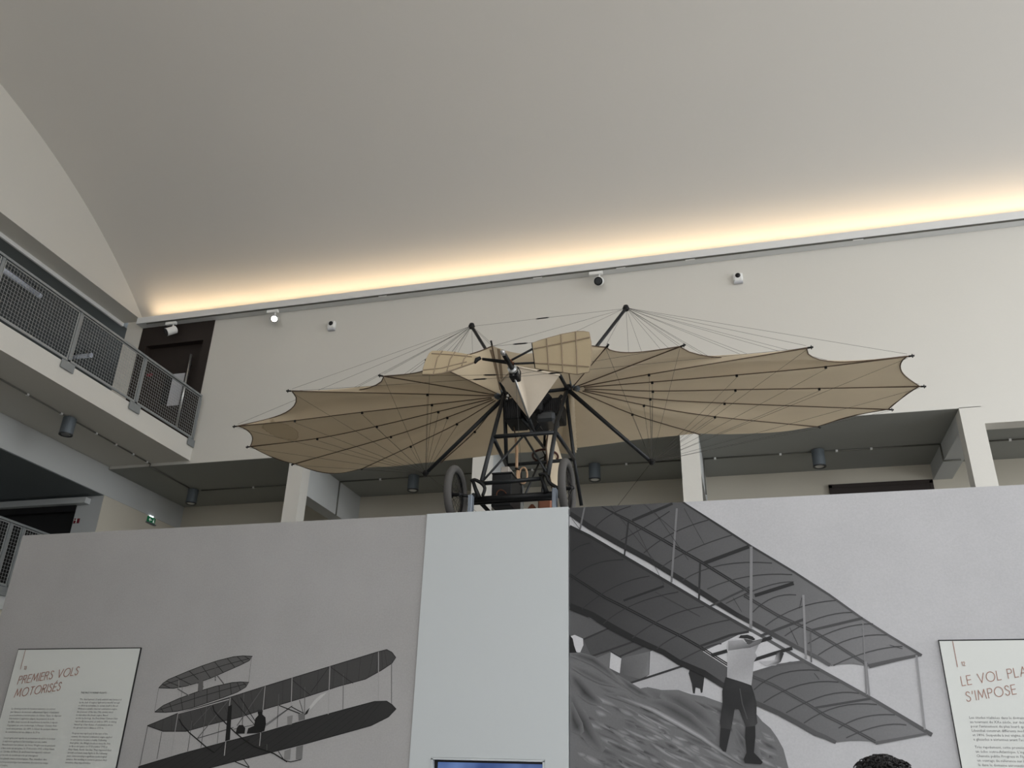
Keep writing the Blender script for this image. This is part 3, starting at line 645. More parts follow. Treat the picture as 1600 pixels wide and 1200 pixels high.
# wedge of tone running from dark (left) to light (right)
tone = lambda x, a, b, xa=890, xb=1440: a + (b - a) * min(1, max(0, (x - xa) / (xb - xa))) ** 1.3
ik.shape(uw, [tone(p[0], 0.045, 0.19) for p in uw], 8)
lw1 = [(XE, 822)] + A((180, 300), (400, 430), (740, 630), (1000, 785), (1300, 950)) + Cz((540, 515), (760, 635), (1080, 815), (1300, 945), (1500, 1080), (1300, 1120), (1100, 1156), (1040, 1140), (960, 1136), (880, 1138), (780, 1150), (700, 1100), (620, 1080), (480, 1000), (330, 920), (150, 840)) + Bz((1360, 620), (1240, 550), (1100, 460), (900, 372)) + A((700, 1110), (500, 1020), (340, 935), (200, 850)) + [(XE, 948)]
ik.shape(lw1, [tone(p[0], 0.028, 0.17) for p in lw1], 8)
hole = [(1098, 1018), (1130, 1004), (1166, 986), (1178, 984)] + Cz((130, 260), (330, 390), (540, 520), (420, 520), (240, 570), (130, 608)) + [(1172, 1070), (1134, 1041)]
ik.shape(hole, 0.47, 9)
# dark trailing edges
ik.line([(XE, 803)] + A((180, 235), (400, 360), (600, 470), (830, 610), (1080, 770)) + Cz((0, 150), (240, 280), (480, 410), (640, 490), (735, 548)), [8, 8, 8, 7, 7, 7, 6, 6, 5, 5, 4], [0.02] * 7 + [0.05, 0.07, 0.09, 0.09], 10)
ik.line([(XE, 948)] + A((200, 850), (340, 935), (500, 1020), (700, 1110)) + Bz((900, 372), (1100, 460), (1240, 550)) + Cz((150, 840), (330, 920), (480, 1000), (620, 1080), (700, 1110), (780, 1150)), [10, 9, 9, 8, 7, 7, 8, 7, 6, 6, 6, 6, 5, 4], [0.015] * 7 + [0.03, 0.06, 0.06, 0.07, 0.08, 0.08, 0.08], 10)
# front spars, end ribs
ik.line([(1067, 780)] + A((1100, 240), (1300, 370), (1600, 550)) + Cz((730, 0), (980, 180), (1200, 320), (1450, 472)), [3, 3, 3, 3, 3, 3, 3, 3.4], [0.03, 0.03, 0.04, 0.05, 0.07, 0.09, 0.09, 0.07], 11)
ik.line([(XE, 823)] + A((180, 300), (740, 630), (1000, 785), (1300, 955)) + Cz((130, 280), (540, 520), (1080, 820), (1530, 1092)), [5, 4.5, 4, 4, 4, 4, 4, 4, 5], [0.018, 0.02, 0.03, 0.035, 0.05, 0.09, 0.08, 0.09, 0.08], 11)
ik.line(Cz((1440, 466), (1240, 508), (1036, 556)), [3, 4, 5], 0.08, 11); ik.line(Cz((1490, 1082), (1300, 1118), (1090, 1156)), [2.5, 3, 3.5], 0.10, 11)
# mid spars (double lines)
for dy in (0, -3.2):
    ik.line([(940, 790 + dy)] + [(x, y + dy) for x, y in A((440, 195), (700, 340), (960, 490), (1300, 700)) + Cz((60, 10), (330, 170), (590, 285), (800, 410), (1030, 555))], 1.8, [0.02, 0.02, 0.02, 0.02, 0.025, 0.04, 0.05, 0.06, 0.07, 0.08], 11)
    ik.line([(XE, 900 + dy)] + [(x, y + dy) for x, y in A((290, 735), (480, 830), (660, 925), (830, 1010), (960, 1085), (1140, 1200))] , 1.6, 0.015, 11)
    ik.line([(x, y + dy) for x, y in Cz((120, 640), (290, 710), (560, 860), (700, 950), (880, 1040), (1090, 1155))], 1.6, 0.06, 11)
# ribs of both wings
for a, m_, b in ((A((225, 240), (330, 160), (470, 95))), (A((400, 330), (560, 250), (740, 130))), (A((560, 420), (760, 290), (1010, 190))), (A((680, 520), (900, 400), (1190, 290))), (A((830, 610), (1100, 510), (1450, 490))), (A((1000, 670), (1280, 590), (1590, 570))), (A((1130, 770), (1400, 660), (1600, 620))),
                 (Cz((130, 135), (290, 30), (470, 0))), (Cz((230, 240), (480, 110), (780, 42))), (Cz((380, 320), (640, 190), (910, 135))), (Cz((560, 380), (820, 270), (1070, 225))), (Cz((640, 470), (900, 350), (1180, 312))), (Cz((760, 550), (1040, 450), (1300, 400))),
                 (A((60, 410), (110, 380), (190, 350))), (A((60, 610), (200, 510), (420, 465))), (A((130, 810), (360, 660), (600, 580))), (A((280, 910), (500, 780), (800, 690))), (A((480, 1010), (720, 870), (980, 790))), (A((650, 1085), (860, 970), (1170, 880))), (A((820, 1160), (1000, 1080), (1100, 1050))),
                 (Cz((140, 740), (360, 620), (650, 588))), (Cz((215, 840), (500, 710), (800, 680))), (Cz((390, 920), (700, 790), (960, 768))), (Cz((530, 1000), (800, 880), (1100, 855))), (Cz((800, 1040), (1000, 960), (1240, 935))), (Cz((860, 1115), (1120, 1030), (1330, 1015)))):
    g = tone(m_[0], 0.02, 0.07); m2 = (m_[0], m_[1] - 1.5); ct = (2 * m2[0] - (a[0] + b[0]) / 2, 2 * m2[1] - (a[1] + b[1]) / 2); ik.line([lerp(lerp(a, ct, t_ / 8), lerp(ct, b, t_ / 8), t_ / 8) for t_ in range(9)], 1.4, g, 11)
for a, b, wd in ((A((480, 195), (760, 75)) + [4.2]), (A((980, 490), (1290, 375)) + [5]), (A((1330, 715), (1600, 630)) + [4.5]), (Cz((590, 275), (990, 180)) + [3.2]), (Cz((620, 880), (1050, 808)) + [2.6])):
    ik.line([a, lerp(a, b, 0.5), b], wd, 0.022 if a[0] < 1230 else 0.06, 12)
ik.line(A((420, 750), (700, 650)), 3, 0.02, 12); ik.line(A((1020, 790), (1160, 720), (1300, 655)), 2.6, 0.05, 12)
ik.line(A((940, 1070), (1160, 990), (1290, 965)), 3, 0.03, 12); ik.line(Cz((120, 610), (330, 545), (540, 515)), 2.6, 0.09, 12)
# struts and wires between the wings
for a, b, wd, g in ((A((150, 90), (118, 255)) + [2.6, 0.13]), (A((455, 195), (425, 445)) + [2.4, 0.025]), (A((790, 110), (752, 625)) + [2.8, 0.15]), (A((952, 490), (943, 745)) + [2.6, 0.03]), (A((1306, 375), (1303, 945)) + [3.6, 0.2]), (Cz((525, 0), (546, 500)) + [2.8, 0.22]), (Cz((582, 290), (588, 525)) + [1.8, 0.10]), (Cz((990, 200), (1018, 780)) + [1.4, 0.18]), (Cz((1015, 520), (1040, 785)) + [2.4, 0.2]), (Cz((1408, 470), (1474, 1050)) + [2.4, 0.24])):
    ik.line([a, b], wd, g, 13)
for a, b in ((A((330, 85), (640, 480))), (A((560, 80), (780, 270))), (A((640, 140), (870, 470))), (A((840, 110), (980, 360))), (A((500, 230), (700, 640))), (A((640, 690), (950, 860))), (A((60, 180), (250, 430))), (A((1180, 730), (1240, 830))), (Cz((420, 255), (485, 390))), (Cz((515, 20), (495, 105))), (Cz((1200, 390), (1300, 420))), (Cz((610, 610), (650, 660)))):
    ik.line([a, b], 0.6, 0.03, 13)
# boom the man holds and the man himself
ik.line(Cz((190, 320), (530, 190)), 3.4, 0.05, 12)
ik.line(Cz((130, 510), (300, 455), (440, 415)), 4.2, 0.022, 12); ik.line(Cz((190, 360), (280, 330)), 4.5, 0.04, 13)
ik.line(A((1030, 1130), (1170, 1090), (1300, 1050), (1440, 1010)), 4.5, 0.02, 13)
ik.shape(Bz((1285, 300), (1275, 260), (1290, 200), (1340, 192), (1400, 205), (1450, 240), (1500, 225), (1530, 235), (1500, 300), (1515, 330), (1490, 370), (1480, 480), (1470, 555), (1400, 535), (1280, 495)), [0.34, 0.36, 0.40, 0.4, 0.42, 0.30, 0.2, 0.2, 0.3, 0.3, 0.28, 0.33, 0.36, 0.42, 0.30], 14)
ik.shape(Bz((1290, 210), (1400, 200), (1440, 235), (1500, 210), (1560, 190), (1540, 230), (1460, 262), (1400, 268), (1290, 285)), [0.28, 0.3, 0.18, 0.12, 0.12, 0.10, 0.10, 0.12, 0.16], 15)
ik.shape(Bz((1372, 185), (1385, 165), (1440, 160), (1480, 175), (1500, 195), (1490, 205), (1440, 190)), 0.02, 16); ik.shape(Bz((1410, 190), (1480, 205), (1475, 225), (1450, 238), (1425, 215)), 0.06, 15)
ik.shape(Cz((180, 520), (300, 510), (320, 450), (345, 440), (375, 455), (350, 520), (310, 550), (230, 555)), [0.35, 0.35, 0.03, 0.03, 0.03, 0.03, 0.3, 0.34], 13)
ik.shape(Bz((1270, 490), (1400, 530), (1470, 555), (1492, 620), (1512, 700), (1510, 780), (1518, 850), (1490, 880), (1430, 885), (1405, 820), (1375, 745), (1340, 740), (1325, 830), (1310, 905), (1230, 885), (1225, 840), (1245, 700), (1243, 600)), [0.02, 0.03, 0.02, 0.025, 0.035, 0.03, 0.045, 0.05, 0.03, 0.03, 0.02, 0.02, 0.035, 0.04, 0.03, 0.025, 0.02, 0.02], 14)
ik.shape(Bz((1425, 880), (1500, 872), (1502, 950), (1490, 1080), (1530, 1120), (1560, 1155), (1545, 1172), (1420, 1160), (1412, 1130), (1432, 1080), (1422, 960)), 0.018, 15)
ik.shape(Bz((1230, 885), (1310, 900), (1290, 990), (1272, 1075), (1250, 1070), (1222, 1030), (1225, 950)), 0.02, 15)
ik.line(Bz((1380, 580), (1400, 700), (1440, 820)), 1.4, 0.06, 16)
ik.build('printed_face', None, rm, ink=True)

# --- text boards
GLY = {'P': [[(0, 0), (0, 1), (.3, 1), (.42, .93), (.46, .76), (.42, .6), (.3, .52), (0, .52)]], 'R': [[(0, 0), (0, 1), (.3, 1), (.42, .93), (.46, .76), (.42, .6), (.3, .52), (0, .52)], [(.24, .52), (.5, 0)]],
       'E': [[(.42, 0), (0, 0), (0, 1), (.42, 1)], [(0, .52), (.4, .52)]], 'M': [[(0, 0), (.13, 1), (.43, .18), (.73, 1), (.86, 0)]], 'I': [[(0, 0), (0, 1)]], 'L': [[(0, 1), (0, 0), (.38, 0)]], 'V': [[(0, 1), (.33, 0), (.66, 1)]],
       'T': [[(.27, 0), (.27, 1)], [(0, 1), (.54, 1)]], 'A': [[(0, 0), (.36, 1), (.72, 0)], [(.13, .35), (.59, .35)]], 'N': [[(0, 0), (0, 1), (.64, 0), (.64, 1)]], "'": [[(.06, 1), (.02, .72)]],
       'O': [[(.45 + .45 * math.cos(PI * k / 12), .5 + .52 * math.sin(PI * k / 12)) for k in range(25)]],
       'S': [[(.42, .86), (.34, .97), (.22, 1.01), (.1, .97), (.04, .84), (.06, .7), (.2, .57), (.34, .47), (.44, .33), (.42, .14), (.32, .02), (.18, -.01), (.06, .05), (0, .17)]],
       '1': [[(0, .82), (.18, 1), (.18, 0)]], '2': [[(.02, .78), (.1, .95), (.24, 1.01), (.38, .94), (.43, .78), (.36, .58), (.02, 0), (.46, 0)]], '3': [[(.04, .86), (.2, 1.0), (.36, .92), (.38, .74), (.28, .58), (.16, .55)], [(.16, .55), (.32, .5), (.42, .34), (.4, .14), (.24, 0), (.08, .04), (0, .16)]], ' ': []}
GLY['\u00c9'] = GLY['E'] + [[(.14, 1.12), (.28, 1.28)]]
GW = {' ': .3, 'I': 0.0, "'": .1}
def strokes(mb, text, x, y, z, h, wd, gap=0.24, rise=0.0, lean=0.0):
    x0 = x
    for ch in text:
        wmax = 0
        for st in GLY[ch]:
            for a in st: wmax = max(wmax, a[0])
            vs = [Vector((x + a * h + b * h * lean, y, z + b * h + (x + a * h - x0) * rise)) for a, b in st]
            for i in range(len(vs) - 1):
                p, q = vs[i], vs[i + 1]; t = (q - p).normalized() * wd / 2; n = Vector((-t.z, 0, t.x))
                mb.prism([p - t + n, p - t - n, q + t - n, q + t + n], (0, -0.0012 - 0.00003 * (i % 2), 0))
        x += h * (GW.get(ch, wmax) + gap)
    return x
def body(lines, x, y, z, size, lead, name, m, parent):
    if '' in lines:
        k = lines.index(''); a = body(lines[:k], x, y, z, size, lead, name, m, parent); body(lines[k + 1:], x, y, z - lead * (k + 0.75), size, lead, name, m, parent); return a
    cu = bpy.data.curves.new(name, 'FONT'); cu.body = '\n'.join(lines); cu.size = size; cu.space_line = lead / size; cu.resolution_u = 1
    tmp = bpy.data.objects.new('tmp_text', cu); col.objects.link(tmp); dg = bpy.context.evaluated_depsgraph_get()
    me = bpy.data.meshes.new_from_object(tmp.evaluated_get(dg)); bpy.data.objects.remove(tmp); bpy.data.curves.remove(cu)
    mb = MB(); mb.add([(x + v.co.x, y, z + v.co.y) for v in me.vertices], [list(p.vertices) for p in me.polygons]); bpy.data.meshes.remove(me)
    return mb.build(name, m, parent)
def textboard(xa, xb, zt, face, label):
    t = empty('text_board', ((xa + xb) / 2, face, -0.75), label, 'information board')
    MB().box((xa, face - 0.02, -0.75), (xb, face - 0.001, zt)).build('board', 'board_white', t)
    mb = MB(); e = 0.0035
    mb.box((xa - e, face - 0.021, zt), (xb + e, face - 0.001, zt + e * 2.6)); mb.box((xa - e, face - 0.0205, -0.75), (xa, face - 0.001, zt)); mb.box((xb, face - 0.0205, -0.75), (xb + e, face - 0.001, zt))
    mb.build('edge', 'ink_dark', t)  # dark strips draw the shadow line around the board
    return t
yf = D - 0.021
pa, pb = at_y((28, 1017), D - 0.02), at_y((219, 1013), D - 0.02)
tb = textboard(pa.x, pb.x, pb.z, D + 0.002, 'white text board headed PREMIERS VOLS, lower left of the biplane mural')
def Q(px, py): return at_y((px, py), yf)
b1 = Q(27, 1069); b2 = Q(22, 1089.5); hcap = Q(30, 1057).z - b1.z
mb = MB(); xe = strokes(mb, 'PREMIERS VOLS', b1.x, yf, b1.z, 1, 0.1); k = (Q(121, 1054).x - b1.x) / (xe - 0.24 - b1.x)
h = k; mb = MB(); q1 = Q(121, 1054); ri = (q1.z - b1.z) / (q1.x - b1.x); strokes(mb, 'PREMIERS VOLS', b1.x, yf, b1.z, h, h * 0.085, rise=ri, lean=0.1); mb.build('heading_line', 'ink_copper', tb); mb = MB(); strokes(mb, 'MOTORIS\u00c9S', b2.x, yf, b2.z, h, h * 0.085, rise=ri, lean=0.1)
mb.build('heading_line', 'ink_copper', tb)
n0 = Q(36, 1046); mb = MB(); strokes(mb, '13', n0.x + 0.01, yf, n0.z, h * 0.42, h * 0.05); l0 = Q(40.5, 1018); mb.box((n0.x - 0.035, yf - 0.001, n0.z), (n0.x - 0.03, yf, pb.z - 0.002)); mb.build('board_number', 'ink_copper', tb)
fr1 = ["Le d\u00e9veloppement de l'aviation naissante est entrav\u00e9", "par l'absence de moteurs suffisamment l\u00e9gers et puissants", "pour permettre \u00e0 un a\u00e9roplane de s'\u00e9lever. Faute de disposer", "d'un moteur \u00e0 explosion adapt\u00e9, les pionniers de la fin", "du XIXe si\u00e8cle tentent de transformer la machine \u00e0 vapeur.", "S'appuyant sur cette technologie, le Fran\u00e7ais Cl\u00e9ment Ader", "serait ainsi parvenu, d\u00e8s 1890, \u00e0 s'\u00e9lever de quelques dizaines", "de centim\u00e8tres sur une distance de 50 m.", "", "Les progr\u00e8s sont rapides et, au tournant du si\u00e8cle, le moteur", "\u00e0 explosion appliqu\u00e9 \u00e0 l'a\u00e9ronautique est une r\u00e9alit\u00e9.", "Abandonnant leur planeur, les fr\u00e8res Wright sont les premiers", "\u00e0 faire voler un a\u00e9roplane, le 17 d\u00e9cembre 1903, \u00e0 Kitty Hawk,", "en Caroline du Nord. Ils am\u00e9liorent leur appareil, r\u00e9alisent", "par la suite de nombreux vols qui t\u00e9moignent", "d'une grande avance technologique. Mais, travaillant dans", "le secret pour prot\u00e9ger leur invention, ils restent un temps", "dans l'ombre."]
en1 = ["The development of early aviation was hampered", "by the lack of engines light and powerful enough", "to allow an aeroplane to sustain itself in the air.", "Without a suitable internal combustion engine,", "the pioneers of the late 19th century tried", "to introduce the steam engine. Based", "on this technology, the Frenchman Cl\u00e9ment Ader", "reportedly succeeded, as early as 1890, in raising", "himself up a few dozens of centimetres above", "the ground over a distance of 50 m.", "", "Progress was rapid and, at the turn of the", "century, the internal combustion engine applied", "to aeronautics became a reality. Following", "their glider, the Wright brothers were the first", "to fly an aeroplane on 17 December 1903 at", "Kitty Hawk, North Carolina. They improved their", "aircraft and made many flights in the following", "years demonstrating a significant technological", "advance. But working in secret to protect their", "invention, they stayed hidden."]
t0 = Q(17.5, 1108.5); t1 = Q(89, 1113); lead = (Q(17, 1108.5).z - Q(9, 1146).z) / 7.2
size = (Q(97, 1113).x - t0.x) / 21.5
bo = body(fr1[:8], t0.x, yf, t0.z, size, lead, 'french_text', 'ink_grey', tb)
k = (Q(96, 1118).x - t0.x) / max(v.co.x * 2 for v in bo.data.vertices); 
if abs(k - 1) > 0.02:
    bpy.data.objects.remove(bo); size *= k; bo = body(fr1, t0.x, yf, t0.z, size, lead, 'french_text', 'ink_grey', tb)
e0 = Q(124.5, 1094); body(en1, e0.x, yf, e0.z, size * 0.97, lead * 0.93, 'english_text', 'ink_grey', tb)
e1 = Q(126, 1083.5); body(['THE FIRST POWERED FLIGHTS'], e1.x, yf, e1.z, size * 0.9, lead, 'english_heading', 'ink_dark', tb)

pc = at_y((1467.5, 1001.6), D - 0.01)
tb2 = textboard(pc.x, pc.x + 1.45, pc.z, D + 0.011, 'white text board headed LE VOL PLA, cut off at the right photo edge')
yf = D - 0.0105
b1 = Q(1504, 1072); mb = MB(); k = (Q(1559.5, 1061).x - Q(1527, 1067).x)
r1 = Q(1503.5, 1071.5); r2 = Q(1600, 1056.5)
xe = strokes(MB(), 'LE VOL PL', 0, 0, 0, 1, 0.1); h = (Q(1592, 1059).x - r1.x) / (xe - 0.24)
mb = MB(); q1 = Q(1592, 1057.5); ri = (q1.z - r1.z) / (q1.x - r1.x); r3 = Q(1511, 1096); strokes(mb, 'LE VOL PLAN\u00c9', r1.x, yf, r1.z, h, h * 0.075, rise=ri); mb.build('heading_line', 'ink_copper', tb2); mb = MB(); strokes(mb, "S'IMPOSE", r3.x, yf, r3.z, h, h * 0.075, rise=ri); mb.build('heading_line', 'ink_copper', tb2)
n0 = Q(1503, 1040); mb = MB(); strokes(mb, '12', n0.x, yf, n0.z, h * 0.42, h * 0.055); mb.box((n0.x - 0.035, yf - 0.001, n0.z - 0.01), (n0.x - 0.03, yf, pc.z - 0.002)); mb.build('board_number', 'ink_copper', tb2)
fr2 = ["Les \u00e9tudes r\u00e9alis\u00e9es dans le domaine de l'a\u00e9rodynamique", "au tournant du XXe si\u00e8cle, sur des exp\u00e9riences d\u00e9cisives", "pour l'av\u00e8nement du plus lourd que l'air. L'Allemand Otto", "Lilienthal construit diff\u00e9rents mod\u00e8les de planeurs entre 1891", "et 1896. Suspendu \u00e0 ses engins, il r\u00e9alise de nombreuses", "\u00ab glissades \u00bb a\u00e9riennes avant l'accident qui lui co\u00fbte la vie.", "", "Tr\u00e8s rapidement, cette premi\u00e8re aventure trouve", "un \u00e9cho outre-Atlantique. L'ing\u00e9nieur Octave", "Chanute publie Progress in Flying Machines,", "un ouvrage de r\u00e9f\u00e9rence sur les \u00e9tudes men\u00e9es jusque", "l\u00e0 dans le domaine a\u00e9ronautique."]
t0 = Q(1514.5, 1123); lead2 = (Q(1514.5, 1123).z - Q(1521, 1157).z) / 5; sz2 = size * 1.05
body(fr2, t0.x, yf, t0.z, sz2, lead2, 'french_text', 'ink_grey', tb2)

# platform that carries the airplane behind the partition
ZP = 2.368
pf = MB().box((-3.55, 7.58, ZF), (-0.75, 12.6, ZP)).build('display_platform', 'platform_grey'); tag(pf, 'grey raised platform behind the white panel that carries the airplane', 'platform')
# ------------------------------------------------------------------ the airplane
XC = -2.16
ap = empty('airplane', (XC, 9.0, ZP), 'antique airplane with tan bat-like canvas wings on black tube frame and four spoked wheels', 'airplane')
def S_(h, y, z, s): return Vector((XC + s * h, y, z))
HUBY = 8.887
PX = {  # photo points of the rib tips and clips: (left, right, depth)
    'hub': ((785, 619), (893, 607), HUBY), 'A0': ((769, 541), (880, 531), 8.392), 'R0': ((672, 566), (947, 543), 7.902), 'R1': ((600, 588), (1062, 542), 8.331), 'R2': ((456, 611), (1260, 544), 8.527), 'R3': ((371, 666), (1418, 557), 9.128), 'R4': ((391, 698), (1437, 604), 9.828),
    'R5': ((460, 725), (1388, 640), 10.699), 'R6': ((567, 732), (1277, 667), 11.347), 'R7': ((691, 721), (1090, 678), 10.599),
    'c2': ((668, 616), (1014, 585), 8.785), 'c3a': ((675, 632), (1019, 597), 8.992), 'c3b': ((566, 644), (1151, 586), 9.037), 'c3c': ((461, 657), (1290, 573), 9.094), 'c4a': ((685, 643), (1020, 611), 9.189), 'c4b': ((589, 666), (1149, 609), 9.459), 'c4c': ((496, 685), (1280, 607), 9.67),
    'c5a': ((699, 652), (1016, 623), 9.383), 'c5b': ((611, 682), (1132, 630), 9.85), 'c6a': ((714, 662), (1006, 633), 9.504), 'c6b': ((642, 697), (1117, 651), 10.01), 'c7': ((742, 674), (988, 647), 9.735)}
RIBS = [('A0', []), ('R0', []), ('R1', []), ('R2', ['c2']), ('R3', ['c3a', 'c3b', 'c3c']), ('R4', ['c4a', 'c4b', 'c4c']), ('R5', ['c5a', 'c5b']), ('R6', ['c6a', 'c6b']), ('R7', ['c7'])]
SAG = [0.20, 0.26, 0.30, 0.34, 0.26, 0.04, 0.03, 0.02, 0.02]
BIL = [0.05, 0.07, 0.10, 0.12, 0.13, 0.13, 0.12, -0.06, -0.04]
ROOT = at_y((898, 701), 10.65)
def W3(k, s): l, r, y = PX[k]; return at_y(l if s < 0 else r, y)
def catmull(pts, n):
    P = [pts[0] * 2 - pts[1]] + pts + [pts[-1] * 2 - pts[-2]]; out = []
    L = [0]
    for a, b in zip(pts[:-1], pts[1:]): L.append(L[-1] + (b - a).length)
    for i in range(n + 1):
        d = L[-1] * i / n; k = 0
        while k < len(pts) - 2 and d > L[k + 1]: k += 1
        t = (d - L[k]) / max(L[k + 1] - L[k], 1e-6); a, b, c_, e = P[k], P[k + 1], P[k + 2], P[k + 3]
        out.append(0.5 * ((2 * b) + (c_ - a) * t + (2 * a - 5 * b + 4 * c_ - e) * t * t + (3 * b - a - 3 * c_ + e) * t ** 3))
    return out
BOW = {(-1, 'R4'): -0.04, (-1, 'R5'): -0.12, (1, 'R5'): 0.02, (1, 'R6'): -0.06, (-1, 'R6'): -0.02}
NU, NV = 26, 12
wire_ends = {-1: [], 1: []}
def fan(mb, A_, B_, sag, bil, inner, seed, bow=0.0):
    """canvas between two rib curves, edge drawn in by sag towards the point inner"""
    rnd = random.Random(seed); ph = rnd.random() * 6
    ta, tb_ = A_[-1], B_[-1]; ch = tb_ - ta; nrm = Vector((-ch.y, ch.x, 0)).normalized()
    if nrm.dot(inner - (ta + tb_) / 2) < 0: nrm = -nrm
    wlen = ch.length; rows = []
    for j in range(NV + 1):
        v = j / NV; row = []
        vv = v
        e = nrm * sag * wlen * 0.62 * math.sin(PI * v ** 0.72)
        for i in range(NU + 1):
            u = i / NU; p = A_[i].lerp(B_[i], v)
            p = p + e * u ** 4
            wd = (A_[i] - B_[i]).length
            p = p + Vector((0, 0, 1)) * (wd * bil * math.sin(PI * v) * math.sin(PI * u ** 0.75))
            p.z += 0.006 * u * math.sin(9 * v + ph + 5 * u) * math.sin(PI * v) + bow * math.sin(PI * v) * u ** 6
            p.z += 0.007
            row.append(p)
        rows.append(row)
    mb.grid(rows)
curves = {}
for s in (-1, 1):
    H = W3('hub', s); hubpt = H
    rc = {}
    for k, cl in RIBS: rc[k] = catmull([H] + [W3(c_, s) for c_ in cl] + [W3(k, s)], NU)
    root = [H.lerp(ROOT, i / NU) for i in range(NU + 1)]
    names = [k for k, _ in RIBS]
    mb = MB(); mb.use('canvas_wing' if s > 0 else 'canvas_wing_stained')
    for i in range(len(names) - 1): fan(mb, rc[names[i]], rc[names[i + 1]], SAG[i], BIL[i], H, i * 3 + s + 5, BOW.get((s, names[i]), 0))
    fan(mb, rc['R7'], root, SAG[8], BIL[8], H, 77)
    wg = mb.build('wing', 'canvas_wing', ap); wg['label'] = 'left canvas wing' if s < 0 else 'right canvas wing'
    curves[s] = rc
    if s < 0:
        mp = MATS['canvas_wing_stained'].node_tree.nodes['stain_place']; q = at_y((436, 681), 9.4) + Vector((0, 0, E)) - WLOC[wg.name]
        mp.inputs['Location'].default_value = q; mp.inputs['Scale'].default_value = (0.20, 0.30, 0.5)
    for k, cl in RIBS:
        tip = W3(k, s); d = (rc[k][-1] - rc[k][-2]).normalized()
        pts = rc[k][1:] + [tip + d * 0.05]
        MB().tube(pts, [0.006] * (len(pts) - 4) + [0.007, 0.008, 0.008, 0.008], 7).build('rib', 'wood_rib', wg)
        if k != 'R7':
            m_ = MB(); m_.tube([tip + d * 0.01, tip + d * 0.07], 0.011, 8); m_.tube([tip + d * 0.05 + Vector((0, 0, -0.022)), tip + d * 0.05 + Vector((0, 0, 0.022))], 0.006, 6); m_.build('tip_fitting', 'iron_black', wg)
        for c_ in cl:
            q = W3(c_, s); MB().bbox((q.x - 0.014, q.y - 0.009, q.z - 0.024), (q.x + 0.014, q.y + 0.009, q.z + 0.006), 0.003).build('rib_clip', 'iron_black', wg)
    # laced hem along the scalloped edge
    mb = MB()
    for i in range(len(names) - 2):
        ta, tb_ = rc[names[i]][-1], rc[names[i + 1]][-1]; ch = tb_ - ta; nrm = Vector((-ch.y, ch.x, 0)).normalized()
        if nrm.dot(H - (ta + tb_) / 2) < 0: nrm = -nrm
        bw = BOW.get((s, names[i]), 0)
        pts = []
        for j in range(NV + 1):
            v = j / NV; p = ta.lerp(tb_, v) + nrm * SAG[i] * ch.length * 0.62 * math.sin(PI * v ** 0.72)
            p.z += bw * math.sin(PI * v) + 0.004; pts.append(p)
        mb.tube(pts, 0.007, 5)
    mb.build('hem', 'wood_rib', wg)
# centre panel between the two innermost ribs
HL, HR = W3('hub', -1), W3('hub', 1)
mb = MB(); A_, B_ = curves[-1]['A0'], curves[1]['A0']
rows = []
for j in range(NV + 1):
    v = j / NV
    rows.append([A_[i].lerp(B_[i], v) - Vector((0, 0, 0.09 * math.sin(PI * v) * (i / NU) ** 2)) + Vector((0, 0.10 * math.sin(PI * v) * (i / NU) ** 3, 0.005)) for i in range(NU + 1)])
mb.grid(rows)
rows = []
for j in range(NV + 1):
    v = j / NV; rows.append([HL.lerp(HR, v).lerp(ROOT, i / NU * 0.999) + Vector((0, 0, 0.02 * math.sin(PI * v))) for i in range(NU + 1)])
mb.grid(rows)
cp = mb.build('centre_panel', 'canvas_wing', ap)
for s, k in ((-1, -0.02), (-1, 0.07)):
    p = [q + Vector((k * (0.4 + 0.6 * j / 20), 0, -0.012)) for j, q in enumerate(curves[-1]['A0'][4:-1])]
    rows = [[q + Vector((-0.018, 0, 0)) for q in p], [q + Vector((0.018, 0, -0.01)) for q in p]]
    MB().grid(rows).build('hem_board', 'batten', cp)
# rippled hem of the right wing root
rows = []
for i in range(60):
    t = i / 59; q = HR.lerp(ROOT, t); a = 0.010 * math.sin(i * 1.7) * t; wd = 0.05 + 0.16 * t
    rows.append([q + Vector((0.02 + a, 0, -0.02)), q + Vector((0.03 + a, 0, -0.05 - 0.006 * math.cos(i * 1.7))), q + Vector((-wd * 0.4 + a * 0.5, 0, -0.075)), q + Vector((-wd + a * 0.2, 0, -0.05))])
MB().grid(rows).build('root_hem', 'canvas_wing', ap)

# wing hubs
for s in (-1, 1):
    H = W3('hub', s); hb = MB()
    hb.lathe(H + Vector((-s * 0.08, 0, 0)), (s, 0, 0), [(0, 0.04), (0.02, 0.058), (0.06, 0.06), (0.08, 0.045)], 20)
    h = hb.build('wing_hub', 'iron_black', ap)
    sk = MB()
    for k, cl in RIBS: d = (curves[s][k][3] - H).normalized(); sk.tube([H + d * 0.03, H + d * 0.10], [0.013, 0.011], 7)
    sk.build('rib_sockets', 'lamp_grey', h)

def T(name, pts, r, m='tube_black', n=10): return MB().tube(pts, r, n).build(name, m, ap)
